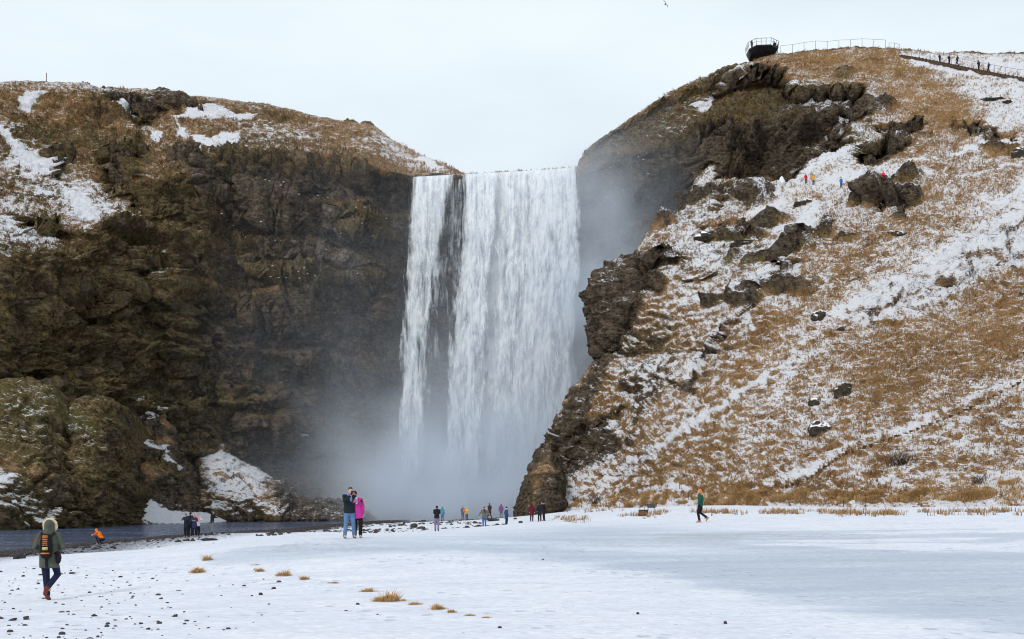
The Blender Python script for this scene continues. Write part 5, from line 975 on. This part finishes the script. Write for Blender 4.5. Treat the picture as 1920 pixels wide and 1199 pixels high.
_p, _n, _a, _v = TERR['hill']; TERR['foot'] = (_p, _n, np.stack([_a[..., 0] * 0, _a[..., 1] * 0, _a[..., 2] * 0, _a[..., 3] * 0 + 1.0], -1), _v)
slope_grass('grass', 'foot', 6500, .36, pr_foot, 'band of long golden grass along the foot of the right hill', 6)
def ground_tufts():
    n = 1500; cl_ = [(1065, 972, 30), (1120, 958, 40), (1200, 968, 30), (1235, 962, 25), (1350, 962, 50), (1460, 962, 60), (1560, 962, 90), (1700, 964, 120), (1850, 962, 90), (1010, 962, 14), (1040, 958, 20), (1080, 978, 20)]; B = []
    for px, py, w_ in cl_:
        for k in range(int(w_ * 2.2)):
            h = hit(ground, px + rng.normal(0, w_ * .5), py + rng.normal(0, 2.0))
            if h: B.append(h[0][:])
    B = np.array(B); n = len(B); k = gnoise(B * np.array([.5, .5, .5]), 731) > -.05; B = B[k]; n = len(B)
    V, Fq, T = blades(B, np.tile([0, 0, 1.], (n, 1)), np.full(n, .62), .30 * rng.uniform(.6, 1.4, n), 6, .6, .05, .6); tag(np_mesh('grass', V, Fq, M_GRASS, {'tone': T}, smooth=False), 'tan tufts at the edge of the ice below the right hill', 'grass', kind='stuff')
ground_tufts()
def shrub(px, py, wpx, hpx, label, n=60):
    h = hit(hill, px, py) or hit(ground, px, py); s_ = h[0].y / F; q = Shape()
    for k in range(n):
        a = random.uniform(0, 6.28); p0 = Vector((random.gauss(0, .18), random.gauss(0, .12), -.05)) * wpx * s_; d = Vector((math.cos(a) * .6, math.sin(a) * .5, 1)); ln = hpx * s_ * random.uniform(.5, 1.1); m = p0 + d * ln * .5; e = m + (d + Vector((random.gauss(0, .5), random.gauss(0, .4), .2))) * ln * .5; q.tube([p0, m, e], [.018, .012, .005], n=4, round0=False, round1=False)
    o = q.obj('shrub', flat_mat('twigs', (.055, .036, .03), .9, .4), None); o.location = h[0]; tag(o, label, 'shrub', 'bare shrubs on the right hill')
for a in ((1118, 944, 30, 22, 'bare twiggy shrub at the left end of the grass band'), (1688, 872, 60, 30, 'dark bare bush under the step path', 110), (1078, 940, 18, 12, 'small bare shrub near the dark trio'), (1838, 905, 40, 16, 'low dark bush near the right end of the slope')): shrub(*a)

# ------------------------------------------------------------------ gulls
def gull_mesh(fly):
    q = Shape(); q.tube([(0, -.20, .02), (0, -.12, .06), (0, .05, .05), (0, .24, .02)], [(.035, .04), (.075, .075), (.08, .075), (.02, .012)]); q.ell((0, -.19, .10), (.05, .065, .05)); q.tube([(0, -.24, .10), (0, -.30, .085)], [.014, .006], n=6)
    if fly:
        for s_ in (1, -1): q.tube([(s_ * .04, -.04, .07), (s_ * .34, -.08, .22), (s_ * .68, .06, .16)], [(.012, .10), (.010, .085), (.004, .02)], side=(0, 0, 1), n=8)
    else:
        for s_ in (1, -1): q.tube([(s_ * .07, -.08, .08), (s_ * .085, .08, .07), (s_ * .03, .28, .04)], [(.02, .055), (.02, .05), (.008, .015)], n=8)
    me = bpy.data.meshes.new('gull'); me.from_pydata([tuple(v) for v in q.V], [], q.F); me.update(); me.polygons.foreach_set('use_smooth', [True] * len(me.polygons)); me.materials.append(M_GULL); return me
M_GULL = flat_mat('plumage', (.84, .84, .83), .7, .08); gm = gull_mesh(False)
gulls1 = [(498, 340), (506, 342), (532, 344), (527, 350), (561, 367), (596, 369), (615, 373), (672, 378), (668, 391), (684, 391), (661, 408), (679, 421), (670, 433), (700, 445), (724, 412), (416, 403), (490, 418), (516, 453), (527, 454), (555, 457), (588, 471), (511, 501), (508, 521), (523, 523), (537, 523), (549, 524), (562, 524), (560, 512), (571, 505), (577, 516), (591, 520), (671, 515), (425, 415), (438, 425), (461, 447), (456, 443), (640, 440), (612, 470)]
for k, (px, py) in enumerate(gulls1):
    h = hit(cliff, px, py)
    if h: o = bpy.data.objects.new('gull', gm); col.objects.link(o); o.location = h[0] + Vector((0, -.22, .1)); o.rotation_euler = (0, 0, random.uniform(.6, 2.4)); tag(o, 'small white gull perched on the dark cliff left of the falls', 'gull', 'gulls perched left of the falls'); o.scale = (.62,) * 3
for k, (px, py) in enumerate([(1122, 320), (1128, 325), (1132, 322), (1145, 316), (1160, 303), (1191, 273), (1196, 297), (1206, 302), (1168, 359), (1135, 371), (1138, 373), (1146, 391), (1250, 395), (1264, 399), (1300, 327), (1340, 268), (1374, 260), (1385, 256), (1178, 268), (1215, 328)]):
    h = hit(hill, px, py) if px > 1335 else hit(cliff, px, py)
    if h: o = bpy.data.objects.new('gull', gm); col.objects.link(o); o.location = h[0] + Vector((0, -.22, .1)); o.rotation_euler = (0, 0, random.uniform(.6, 2.4)); tag(o, 'small white gull perched on the misty cliff right of the falls', 'gull', 'gulls perched right of the falls'); o.scale = (.62,) * 3
fm = gull_mesh(True); fm.materials.clear(); fm.materials.append(flat_mat('grey_plumage', (.22, .23, .25), .7, .2)); fg = bpy.data.objects.new('gull', fm); col.objects.link(fg); fg.location = W(1247, 9, 165); fg.rotation_euler = (.2, .75, .6); tag(fg, 'lone grey gull gliding in the sky near the top edge', 'gull')
